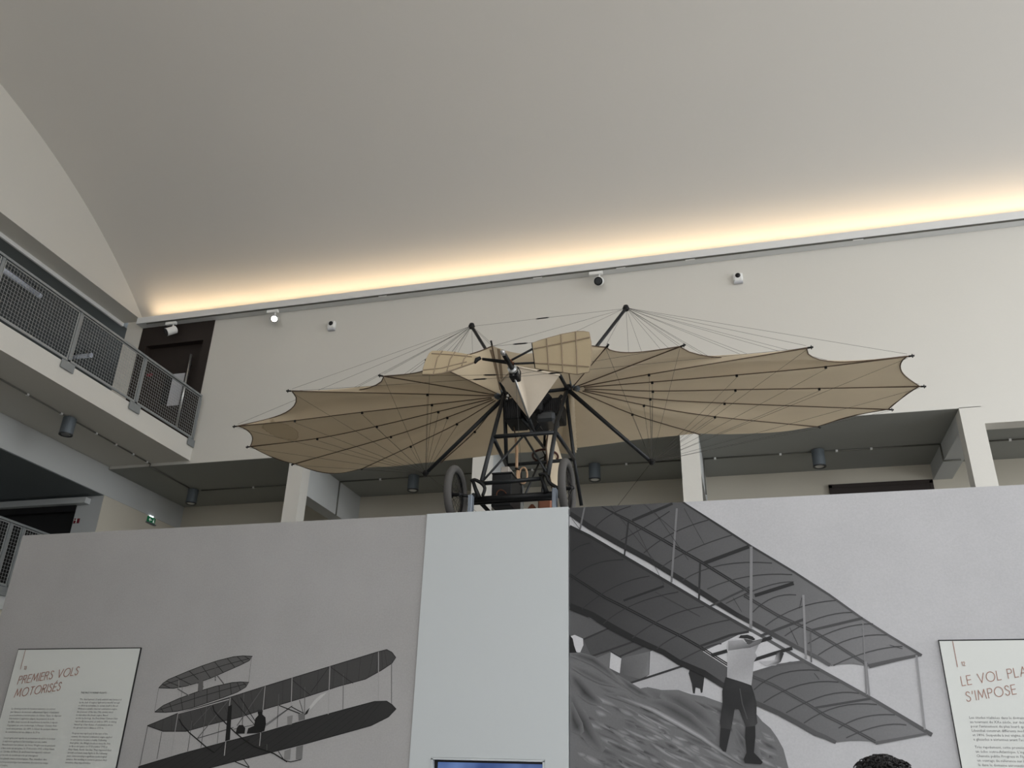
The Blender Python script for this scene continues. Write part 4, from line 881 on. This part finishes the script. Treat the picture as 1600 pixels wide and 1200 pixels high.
# king posts and lower struts with their wires
KP = {-1: at_y((737, 510), 9.396), 1: at_y((978, 482), 9.396)}
LS = {-1: at_y((665, 740), 8.856), 1: at_y((1018, 722), 8.856)}
wr = 0.0017
for s in (-1, 1):
    H = W3('hub', s); top = KP[s]; base = S_(0.30, 8.95, 4.26, s)
    kp = T('king_post', [base, top], 0.022)
    MB().lathe(top - Vector((0, 0, 0.03)), (0, 0, 1), [(0, 0.03), (0.03, 0.045), (0.07, 0.03)], 12).build('post_cap', 'iron_black', kp)
    for k in ('A0', 'R0', 'R1', 'R2', 'R3', 'R4', 'R5', 'R6'): MB().tube([top + Vector((0, 0, 0.01)), curves[s][k][-1] + Vector((0, 0, 0.03))], wr, 5, False).build('rigging_wire', 'wire_dark', kp)
    for k in ('c2', 'c3b', 'c3c', 'c4b', 'c4c', 'c5b', 'c6b', 'c7'):
        MB().tube([top + Vector((0, 0, 0.01)), W3(k, s) + Vector((0, 0, 0.03))], wr, 5, False).build('rigging_wire', 'wire_dark', kp)
    low = LS[s]
    ls = T('wing_strut', [H + Vector((-s * 0.03, -0.02, -0.03)), low], [0.026, 0.021])
    MB().lathe(low + Vector((0, 0, 0.03)), (0, 0, -1), [(0, 0.03), (0.03, 0.04), (0.06, 0.02)], 10).build('strut_foot', 'iron_black', ls)
    for k in ('R0', 'R1', 'R2', 'R3', 'R4', 'R5', 'R6'): MB().tube([low, curves[s][k][-1] + Vector((0, 0, -0.02))], wr, 5, False).build('rigging_wire', 'wire_dark', ls)
    for k in ('c2', 'c3a', 'c3b', 'c3c', 'c4a', 'c4b', 'c4c', 'c5a', 'c6a', 'c6b', 'c7'): MB().tube([low, W3(k, s) + Vector((0, 0, -0.03))], wr, 5, False).build('rigging_wire', 'wire_dark', ls)
    MB().tube([low, S_(0.47, 9.9, 2.72, s)], wr * 1.3, 5, False).build('rigging_wire', 'wire_dark', ls)
def wire(a, b, turn=None):
    o = T('rigging_wire', [a, b], wr, 'wire_dark', 5)
    if turn is not None:
        a, b = Vector(a), Vector(b); d = (b - a).normalized(); c_ = a.lerp(b, turn); MB().tube([c_ - d * 0.09, c_ - d * 0.06, c_ + d * 0.06, c_ + d * 0.09], [0.003, 0.008, 0.008, 0.003], 6).build('turnbuckle', 'iron_black', o)
wire(KP[-1], KP[1], 0.47)
wire(curves[-1]['A0'][-1], curves[1]['A0'][-1], 0.4)
wire(KP[1], curves[-1]['A0'][-1]); wire(KP[-1], curves[-1]['A0'][-1])
nose = S_(0, 7.93, 4.0, 1)
for s in (-1, 1):
    wire(nose + Vector((s * 0.04, 0, 0.01)), curves[s]['R1'][-1], 0.16); wire(nose + Vector((s * 0.04, 0, -0.02)), curves[s]['R2'][-1], 0.13)
wire(nose + Vector((0, 0, -0.05)), S_(0.02, 8.3, 2.66, 1))

# propeller
SH = 4.007
pr = MB(); pr.tube([S_(0, 7.40, SH, 1), S_(0, 7.82, SH, 1)], 0.026, 14); prop = pr.build('propeller', 'iron_black', ap)
MB().lathe(S_(0, 7.43, SH, 1), (0, -1, 0), [(0, 0.028), (0.03, 0.03), (0.05, 0.022), (0.06, 0.006)], 16).build('shaft_tip', 'chrome', prop)
YPR = 7.68; th = math.radians(24)
def blade(outline, lines, s):
    n = Vector((0, -math.cos(th), -math.sin(th) * s)); o = Vector((XC, YPR, SH))
    pts = [at_pl(p, o, n) for p in outline]
    b = MB().prism([p + n * 0.012 for p in pts], n * -0.024).build('blade', 'canvas_blade', prop)
    MB().tube(pts, 0.009, 6, closed=True).build('blade_rim', 'batten', b)
    for l in lines: MB().tube([at_pl(p, o, n) + n * 0.014 for p in l], 0.007, 5).build('blade_batten', 'batten', b)
    return o, n
RO = [(832, 536), (845, 532), (857, 528.5), (877, 523), (901, 518.5), (912, 518.3), (920, 519.5), (923, 535), (924, 550), (923, 566), (920, 581), (902, 584.5), (880, 581.5), (858, 578.5), (846, 577), (837, 575)]
blade(RO, [[(854.5, 529.5), (858, 579)], [(877, 523), (880, 581)], [(900, 518.6), (902.5, 584)], [(834, 545), (860, 540), (900, 532), (922, 527)], [(836, 567.5), (860, 568.5), (900, 571.5), (921, 573)]], 1)
LO = [(742, 566), (725, 572), (705, 579), (690, 583.5), (677, 585.5), (660.5, 585.3), (662, 575), (666.5, 562), (671, 553), (675.5, 549.3), (692, 549.3), (712, 551.3), (733, 555), (750, 558.5), (746, 561)]
blade(LO, [[(692, 550), (684, 561), (678, 585)], [(712, 551.5), (704, 563), (699, 581)], [(732, 555.3), (726, 562), (722, 573)], [(675, 554), (700, 555.5), (738, 559)], [(662, 580), (690, 577), (730, 567)]], -1)
o = Vector((XC, YPR, SH)); nr = Vector((0, -math.cos(th), -math.sin(th))); nl = Vector((0, -math.cos(th), math.sin(th)))
MB().tube([at_pl((832, 536), o, nr), at_pl((837, 575), o, nr)], 0.012, 8).build('blade_root', 'iron_black', prop)
MB().tube([at_pl((751, 559), o, nl), at_pl((745, 562), o, nl), at_pl((742, 567), o, nl)], [0.02, 0.026, 0.014], 8).build('blade_root', 'iron_black', prop)
for a, b in (((832.5, 545), (754, 560.5)), ((835, 567), (754, 561.5))):
    pa_, pb_ = at_pl(a, o, nr), at_pl(b, o, nl); c_ = S_(0, YPR + (0.05 if a[1] > 550 else -0.03), SH + (0.03 if a[1] > 550 else 0.02), 1)
    MB().tube([pa_, c_, pb_], 0.012, 8).build('blade_arm', 'iron_black', prop)
    MB().lathe(c_ - Vector((0.03, 0, 0)), (1, 0, 0), [(0, 0.02), (0.06, 0.02)], 10).build('clamp', 'copper', prop)
MB().lathe(S_(0, 7.76, SH, 1), (0, 1, 0), [(0, 0.03), (0.01, 0.05), (0.05, 0.05), (0.055, 0.038), (0.08, 0.038), (0.085, 0.055), (0.13, 0.055)], 18).build('bearing', 'steel_brushed', prop)

# canvas prow: two panels meeting in a ridge, open above
rT = S_(0, 7.86, 3.94, 1); rA = S_(0.0, 7.90, 4.09, 1); rB = S_(0, 8.528, 3.742, 1)
for s, cor in ((1, at_x((874.7, 586), XC + 0.41)), (-1, at_x((781.4, 596.5), XC - 0.41))):
    cor = Vector((XC + s * 0.41, 8.36, 4.15)) if s < 0 else cor
    if s < 0: cor = at_y((781.4, 596.5), 8.45)
    rows = []
    for i in range(13):
        u = i / 12; a = rT.lerp(rB, u); top = rA.lerp(cor, 0) if i == 0 else None
        row = []
        for j in range(13):
            v = j / 12
            e0 = rA.lerp(cor, v) if True else None
            # triangle rA-cor-rB with ridge rT..rB
            low_ = rB
            p = (rT.lerp(rA, min(1, v * 4)) if v < .25 else rA.lerp(cor, (v - .25) / .75)).lerp(rB, u)
            p = p + Vector((s * 0.03, -0.02, 0)) * math.sin(PI * u) * math.sin(PI * v)
            row.append(p)
        rows.append(row)
    g = MB(); g.grid(rows); g.grid([[p + Vector((0, 0.004, 0.002)) for p in r_] for r_ in rows][::-1]); pw = g.build('prow_canvas', 'canvas_prow', ap)
    MB().tube([rA, cor], 0.010, 6).build('prow_hem', 'canvas_prow', pw)
    T('prow_tube', [cor + Vector((0, 0.01, 0)), W3('hub', s) + Vector((-s * 0.05, 0, 0.0))], 0.02)
T('prow_ridge', [S_(0, 7.83, 3.96, 1), rB], 0.011, 'steel_brushed')
T('hub_crossbar', [HL, HR], 0.022)
MB().bbox((XC - 0.05, 7.83, 3.93), (XC + 0.05, 7.97, 4.06), 0.012).build('nose_bearing', 'iron_black', ap)

# engine and radiators
eg = MB().bbox((XC - 0.13, 8.62, 3.86), (XC + 0.13, 9.25, 4.08), 0.03).build('engine', 'iron_black', ap)
for i, y in enumerate((8.72, 8.92, 9.12)):
    for s in (-1, 1):
        ax = Vector((s * 0.72, 0, 0.69)); c_ = MB(); q = S_(0.06, y, 3.98, s)
        c_.lathe(q, ax, sum([[(0.02 * k, 0.065), (0.02 * k + 0.012, 0.065), (0.02 * k + 0.012, 0.05), (0.02 * k + 0.02, 0.05)] for k in range(9)], []), 14); c_.build('cylinder', 'iron_black', eg)
MB().bbox((XC + 0.04, 8.68, 3.77), (XC + 0.26, 9.0, 3.90), 0.03).build('crankcase', 'lamp_rim', eg)
for s in (-1, 1):
    a = at_y((789 if s < 0 else 850, 624), 8.75); b = at_y((815 if s < 0 else 876, 655 if s < 0 else 648), 8.75)
    rd = MB().bbox((a.x, 8.72, a.z), (b.x, 9.1, b.z), 0.012).build('radiator', 'radiator_black', ap)
    mb = MB()
    for k in range(9): x = a.x + (b.x - a.x) * (k + .5) / 9; mb.box((x - 0.004, 8.708, min(a.z, b.z) + 0.02), (x + 0.004, 8.722, max(a.z, b.z) - 0.02))
    mb.build('fins', 'iron_black', rd)
mb = MB(); 
for q, r_ in (((793, 622), 0.02), ((796, 618), 0.016), ((792, 627), 0.014)): p = at_y(q, 8.66); mb.lathe(p, (0.3, -1, 0.2), [(0, r_), (0.05, r_), (0.06, r_ * 0.5)], 10)
mb.build('valve_caps', 'chrome', ap)

# tube frame
TF = [('front_leg', (at_y((787, 620), 8.8), at_y((776, 660), 8.45), at_y((752.5, 753), 7.987)), 0.024), ('front_leg', (at_y((885, 612), 8.8), at_y((869.7, 660), 8.45), at_y((856, 745), 7.987)), 0.024),
      ('front_crossbar', (at_y((772, 682.5), 8.324), at_y((866, 675.5), 8.324)), 0.024), ('rear_leg', (at_y((788.5, 624), 8.95), at_y((791.3, 727), 9.107)), 0.023), ('rear_leg', (at_y((884.5, 615), 8.95), at_y((897, 717.5), 9.107), at_x((908.5, 790), XC + 0.45)), 0.021),
      ('rear_crossbar', (at_y((791.3, 727), 9.107), at_y((897, 718), 9.107)), 0.021), ('side_brace', (at_y((772.5, 687), 8.32), at_y((791.3, 727), 9.107)), 0.022), ('side_brace', (at_y((869.7, 677), 8.32), at_y((897, 717.5), 9.107)), 0.022),
      ('front_brace', (at_y((818, 681), 8.32), at_y((754.5, 751.5), 7.99)), 0.012), ('front_brace', (at_y((819, 681), 8.32), at_y((854, 738), 8.02)), 0.012),
      ('engine_bearer', (at_y((783, 620), 8.85), at_x((833, 674), XC)), 0.022), ('engine_bearer', (at_y((878, 618), 8.85), at_x((834, 674), XC)), 0.022), ('engine_bearer', (rB, at_x((834, 676), XC)), 0.026),
      ('seat_stay', (at_y((830, 674), 8.4), at_x((851, 701), XC)), 0.018), ('seat_stay', (at_y((866, 652), 9.15), at_x((851, 701), XC)), 0.018), ('seat_stay', (at_y((852, 660), 9.2), at_x((850, 702), XC)), 0.015),
      ('rear_brace', (at_y((841, 726), 9.1), at_y((821, 772), 8.6)), 0.012)]
for n_, p_, r_ in TF: T(n_, list(p_), r_)
MB().tube([at_y((738, 781.5), 7.95), at_y((868, 772.5), 7.95)], 0.034, 12).build('axle_beam', 'iron_black', ap)
MB().tube([at_y((739, 787), 8.02), at_y((866, 779), 8.02)], 0.016, 10).build('tie_rod', 'iron_black', ap)
MB().tube([at_y((752, 755.5), 7.94), at_y((800, 752), 7.94), at_y((847, 747.5), 7.94)], 0.022, 12).build('lower_crossbar', 'tube_black', ap)
for side, q in ((-1, ((735.5, 752), (741, 749.5), (752, 755), (757.5, 763), (754, 775))), (1, ((842, 742), (852, 741), (858, 753), (867, 760), (874, 763)))):
    MB().tube(catmull([at_y(p, 7.90) for p in q], 14), 0.018, 8).build('steering_arm', 'iron_black', ap)
for q in (((739, 752), (743, 764), (748.5, 778)), ((846, 745), (850, 757), (854, 770))): MB().tube([at_y(p, 7.9) for p in q], [0.018, 0.02, 0.026], 8).build('steering_link', 'iron_black', ap)
for s in (-1, 1): T('chassis_rail', [S_(0.43, 7.98, 2.70, s), S_(0.45, 10.3, 2.70, s)], 0.022)
T('rear_axle', [S_(0.58, 10.2, 2.668, -1), S_(0.58, 10.2, 2.668, 1)], 0.02)
T('chassis_tie', [S_(0.44, 9.05, 2.70, -1), S_(0.44, 9.05, 2.70, 1)], 0.018)

# wheels
def make_wheel(c, s):
    R_ = 0.30; mb = MB(); n = 40
    mb.tube([c + Vector((0, math.cos(2 * PI * k / n), math.sin(2 * PI * k / n))) * (R_ - 0.040) for k in range(n)], 0.040, 12, closed=True); wl = mb.build('wheel', 'rubber_grey', ap)
    mb = MB(); mb.tube([c + Vector((0, math.cos(2 * PI * k / n), math.sin(2 * PI * k / n))) * (R_ - 0.075) for k in range(n)], 0.013, 8, closed=True); mb.build('rim', 'iron_black', wl)
    mb = MB()
    for k in range(28):
        a = 2 * PI * k / 28; b = a + (0.5 if k % 4 < 2 else -0.5); e = 0.045 * (1 if k % 2 else -1)
        mb.tube([c + Vector((e, math.cos(b) * 0.025, math.sin(b) * 0.025)), c + Vector((0, math.cos(a), math.sin(a))) * (R_ - 0.078)], 0.0022, 5)
    mb.build('spokes', 'wire_dark', wl)
    MB().lathe(c - Vector((0.055, 0, 0)), (1, 0, 0), [(0, 0.018), (0.005, 0.032), (0.02, 0.032), (0.022, 0.02), (0.088, 0.02), (0.09, 0.032), (0.105, 0.032), (0.115, 0.02), (0.13, 0.008)], 16).build('hub', 'iron_black', wl)
    return wl
wheels = [make_wheel(S_(0.575, 7.85, ZP + 0.301, s), s) for s in (-1, 1)]
for wl in wheels:
    r = wl.copy(); col.objects.link(r); r.parent = ap; r.location = wl.location + Vector((0, 2.35, 0))
    for ch in wl.children: c_ = ch.copy(); col.objects.link(c_); c_.parent = r
for s in (-1, 1): T('stub_axle', [S_(0.42, 7.93, 2.665, s), S_(0.575, 7.85, ZP + 0.301, s)], 0.016, 'iron_black')

# pilot's fittings
a = at_y((769, 741.5), 8.15); b = at_y((799.5, 741), 8.15)
bx = MB().bbox((a.x, 8.15, 2.62), (b.x, 8.55, a.z), 0.006).build('battery_box', 'iron_black', ap); bx['label'] = 'black box'
MB().bbox((a.x - 0.006, 8.145, a.z), (b.x + 0.006, 8.56, a.z + 0.02), 0.004).build('lid', 'iron_black', bx)
a = at_y((782.5, 729), 8.75); b = at_y((795, 742), 8.75); MB().bbox((a.x, 8.75, 2.7), (b.x, 9.0, a.z), 0.01).build('fuel_tank', 'tank_beige', ap)
lv = MB().tube([at_y((806, 686), 8.9), at_y((807.5, 700), 8.8), at_y((807.3, 731), 8.6)], [0.014, 0.018, 0.016], 10).build('control_lever', 'wood_light', ap)
MB().tube([at_y((799, 651), 8.9), at_y((803, 668), 8.95), at_y((806.5, 688), 8.9)], 0.008, 6).build('rod', 'wood_rib', lv)
MB().tube([at_y((805, 732), 8.6), at_y((814, 735.5), 8.6), at_y((814.5, 772), 8.6)], 0.012, 6).build('bracket', 'iron_black', lv)
c_ = at_y((817.5, 743), 8.58); hs = [c_ + Vector((0.045 * math.cos(t_), 0.0, 0.093 * math.sin(t_))) for t_ in [2 * PI * k / 24 for k in range(24)]]
MB().tube(hs, 0.011, 8, closed=True).build('lever_loop', 'wood_light', ap)
MB().tube([at_y((809, 735), 8.57), at_y((808, 745), 8.57), at_y((811, 760), 8.57), at_y((810, 776), 8.57)], 0.016, 8).build('hose', 'wood_light', ap)
sc_ = at_x((852, 713), XC); n = 28
sw = MB().tube([sc_ + Vector((0.152 * math.cos(2 * PI * k / n), 0.152 * math.sin(2 * PI * k / n), -0.03 * math.sin(2 * PI * k / n))) for k in range(n)], 0.014, 10, closed=True).build('steering_wheel', 'wood_red', ap)
mb = MB()
for k in range(3): t_ = 2 * PI * k / 3 + 0.5; mb.tube([sc_, sc_ + Vector((0.15 * math.cos(t_), 0.15 * math.sin(t_), -0.03 * math.sin(t_)))], 0.007, 6)
mb.build('spokes', 'iron_black', sw); T('steering_column', [sc_ + Vector((0, 0, 0.02)), sc_ + Vector((0, -0.25, -0.9))], 0.014)
a = at_y((829, 772), 8.9); cb = MB().lathe((a.x + 0.02, 8.9, 2.56), (0, 0, 1), [(0, 0.05), (0.02, 0.055), (0.24, 0.055), (0.27, 0.04), (0.3, 0.015)], 16).build('condenser', 'copper', ap)
a = at_y((840, 779), 8.8); b = at_y((862, 778), 8.8); MB().bbox((a.x, 8.8, 2.5), (b.x, 9.3, a.z), 0.02).build('condenser_box', 'copper', ap)
MB().tube(catmull([at_y(p, 8.12) for p in ((775.5, 776), (777, 769), (781.5, 765.5), (787, 767), (791, 771))], 14), 0.006, 6).build('copper_pipe', 'copper', ap)
# rudder far behind, pale canvas on a frame
ry = [at_x(p, XC + 0.10) for p in ((856, 667), (868, 692), (876, 718), (874, 745), (868, 776), (862, 766), (855, 735), (852, 700))]
rd = MB().prism([p for p in ry], (0.02, 0, 0)).build('rudder', 'canvas_rudder', ap)
MB().tube([p + Vector((0.01, 0, 0)) for p in ry], 0.01, 6, closed=True).build('rudder_frame', 'wood_rib', rd)

# cradle under the front axle
st = empty('support_stand', (XC, 7.72, ZP), 'grey steel support stand holding the front axle on the partition top', 'stand')
for px in (736, 867):
    q = at_y((px, 780), 7.70); MB().bbox((q.x - 0.022, 7.66, ZP), (q.x + 0.022, 7.74, 2.60 if px < 800 else 2.62), 0.006).build('upright', 'stand_grey', st)
a = at_y((736, 790), 7.68); b = at_y((867, 790), 7.68); MB().box((a.x, 7.66, ZP), (b.x, 7.73, ZP + 0.045)).build('crossbar', 'stand_grey', st)

# ------------------------------------------------------------------ visitor in front of the right mural
PXW, PY = 0.51, 4.25
vis = empty('person', (PXW, PY, ZF), 'person with curly black hair standing before the right mural, only hair top in view', 'person')
def skin(name, joints, edges, m, parent, lvl=2):
    me = bpy.data.meshes.new(name); o = bpy.data.objects.new(name, me); col.objects.link(o)
    base = WLOC[parent.name] if parent else Vector((PXW, PY, 0))
    ks = list(joints); me.from_pydata([Vector((PXW + joints[k][0], PY + joints[k][1], joints[k][2])) - base for k in ks], [(ks.index(a), ks.index(b)) for a, b in edges], [])
    o.parent = parent
    md = o.modifiers.new('skin', 'SKIN'); md.use_smooth_shade = True
    for i, k in enumerate(ks):
        sv = me.skin_vertices[0].data[i]; sv.radius = joints[k][3] if isinstance(joints[k][3], tuple) else (joints[k][3], joints[k][3]); sv.use_root = (i == 0)
    sb = o.modifiers.new('smooth', 'SUBSURF'); sb.levels = lvl; sb.render_levels = lvl
    me.materials.append(MATS[m]); WLOC[o.name] = base
    return o
J = {'pelvis': (0, 0, .93, (.15, .11)), 'waist': (0, 0, 1.08, (.135, .10)), 'chest': (0, -.01, 1.28, (.165, .115)), 'neckb': (0, 0, 1.44, (.075, .07)), 'neck': (0, .01, 1.5, (.055, .055)), 'headb': (0, .02, 1.57, (.075, .085)), 'headm': (0, .03, 1.65, (.082, .095)), 'headt': (0, .02, 1.72, (.06, .07))}
ed = [('pelvis', 'waist'), ('waist', 'chest'), ('chest', 'neckb'), ('neckb', 'neck'), ('neck', 'headb'), ('headb', 'headm'), ('headm', 'headt')]
for s, n_ in ((-1, 'l'), (1, 'r')):
    J.update({n_ + 'sh': (s * .17, 0, 1.38, .06), n_ + 'el': (s * .215, .02, 1.10, .043), n_ + 'wr': (s * .22, .08, .86, .027), n_ + 'ha': (s * .22, .10, .80, (.02, .036)), n_ + 'hp': (s * .09, 0, .88, .095), n_ + 'kn': (s * .1, .02, .50, .058), n_ + 'an': (s * .105, -.01, .1, .038), n_ + 'to': (s * .12, .14, .035, (.04, .03))})
    ed += [('chest', n_ + 'sh'), (n_ + 'sh', n_ + 'el'), (n_ + 'el', n_ + 'wr'), (n_ + 'wr', n_ + 'ha'), ('pelvis', n_ + 'hp'), (n_ + 'hp', n_ + 'kn'), (n_ + 'kn', n_ + 'an'), (n_ + 'an', n_ + 'to')]
    for k, (dx, L) in enumerate(((-.022, .062), (-.008, .072), (.008, .07), (.022, .055))):
        a, b, c_ = n_ + 'f%da' % k, n_ + 'f%db' % k, n_ + 'f%dc' % k
        J[a] = (s * .22 + .0, .10 + dx, .762, .0085); J[b] = (s * .218, .105 + dx, .762 - L * .5, .008); J[c_] = (s * .21, .11 + dx, .762 - L, .0065)
        ed += [(n_ + 'ha', a), (a, b), (b, c_)]
    J[n_ + 'ta'] = (s * .212, .145, .80, .0095); J[n_ + 'tb'] = (s * .20, .155, .765, .008); ed += [(n_ + 'wr', n_ + 'ta'), (n_ + 'ta', n_ + 'tb')]
skin('body', J, ed, 'skin', vis)
K = {'b': (0, 0, .95, (.165, .125)), 'w': (0, 0, 1.1, (.155, .12)), 'c': (0, -.01, 1.28, (.18, .13)), 'n': (0, 0, 1.43, (.085, .08))}
ke = [('b', 'w'), ('w', 'c'), ('c', 'n')]
for s, n_ in ((-1, 'l'), (1, 'r')):
    K.update({n_ + 's': (s * .175, 0, 1.385, .073), n_ + 'e': (s * .218, .02, 1.10, .056), n_ + 'w': (s * .222, .075, .88, .042)}); ke += [('c', n_ + 's'), (n_ + 's', n_ + 'e'), (n_ + 'e', n_ + 'w')]
skin('shirt', K, ke, 'cloth_dark', vis)
K = {'p': (0, 0, .95, (.155, .12))}; ke = []
for s, n_ in ((-1, 'l'), (1, 'r')):
    K.update({n_ + 'h': (s * .092, 0, .86, .105), n_ + 'k': (s * .102, .02, .50, .072), n_ + 'a': (s * .106, -.005, .10, .058)}); ke += [('p', n_ + 'h'), (n_ + 'h', n_ + 'k'), (n_ + 'k', n_ + 'a')]
skin('trousers', K, ke, 'cloth_jeans', vis)
for s in (-1, 1): skin('shoe', {'h': (s * .105, -.04, .045, (.042, .042)), 'm': (s * .11, .05, .042, (.045, .04)), 't': (s * .12, .16, .035, (.04, .03))}, [('h', 'm'), ('m', 't')], 'shoe', vis)
hc = Vector((PXW, PY + 0.005, 1.665 - E)); mb = MB()
vs = []; nlat, nlon = 10, 24; rnd = random.Random(11)
mb.lathe(hc + Vector((0, 0, -0.13)), (0, 0, 1), [(0.0, 0.07), (0.03, 0.10), (0.08, 0.112), (0.13, 0.112), (0.17, 0.095), (0.20, 0.06), (0.215, 0.01)], 24)
for k in range(520):
    a = rnd.random() * 2 * PI; e_ = math.asin(rnd.uniform(-0.55, 1)); d = Vector((math.cos(a) * math.cos(e_), math.sin(a) * math.cos(e_), math.sin(e_)))
    if d.y > 0.55 and d.z < 0.25: continue            # the face side stays open
    p = hc + Vector((d.x * 0.105, d.y * 0.11, d.z * 0.088)); side = d.cross(Vector((rnd.uniform(-1, 1), rnd.uniform(-1, 1), rnd.uniform(-1, 1)))).normalized(); oth = d.cross(side)
    r_ = rnd.uniform(0.009, 0.02); turns = rnd.uniform(0.8, 1.6); ln = rnd.uniform(0.015, 0.04) * (1.3 if abs(d.x) > 0.6 else 1); pts = []
    for i in range(9):
        t_ = i / 8; g_ = Vector((0, 0, -0.5 * t_ * t_ * ln)); pts.append(p + d * ln * t_ + g_ + (side * math.cos(2 * PI * turns * t_) + oth * math.sin(2 * PI * turns * t_)) * r_ * (0.4 + 0.6 * t_))
    mb.tube(pts, [0.006, 0.006, 0.0055, 0.005, 0.005, 0.0045, 0.004, 0.003, 0.0015], 5, False)
mb.build('hair', 'hair_black', vis)
# face
fx = lambda a, b, c_: Vector((PXW + a, PY + b, c_ - E))
for s in (-1, 1):
    MB().lathe(fx(s * .032, .112, 1.625), (0, 1, 0), [(0, .013), (.006, .011), (.01, .004)], 10).build('eye', 'paper', vis)
    MB().tube([fx(s * .085, .02, 1.65), fx(s * .097, .0, 1.635), fx(s * .094, .005, 1.605), fx(s * .084, .02, 1.59)], [.012, .013, .011, .008], 8).build('ear', 'skin', vis)
MB().tube([fx(0, .115, 1.635), fx(0, .132, 1.605), fx(0, .128, 1.592)], [.008, .014, .01], 8).build('nose', 'skin', vis)
MB().tube([fx(-.024, .108, 1.56), fx(0, .116, 1.562), fx(.024, .108, 1.56)], [.003, .006, .003], 8).build('mouth', 'sign_red', vis)
bpy.context.view_layer.update()
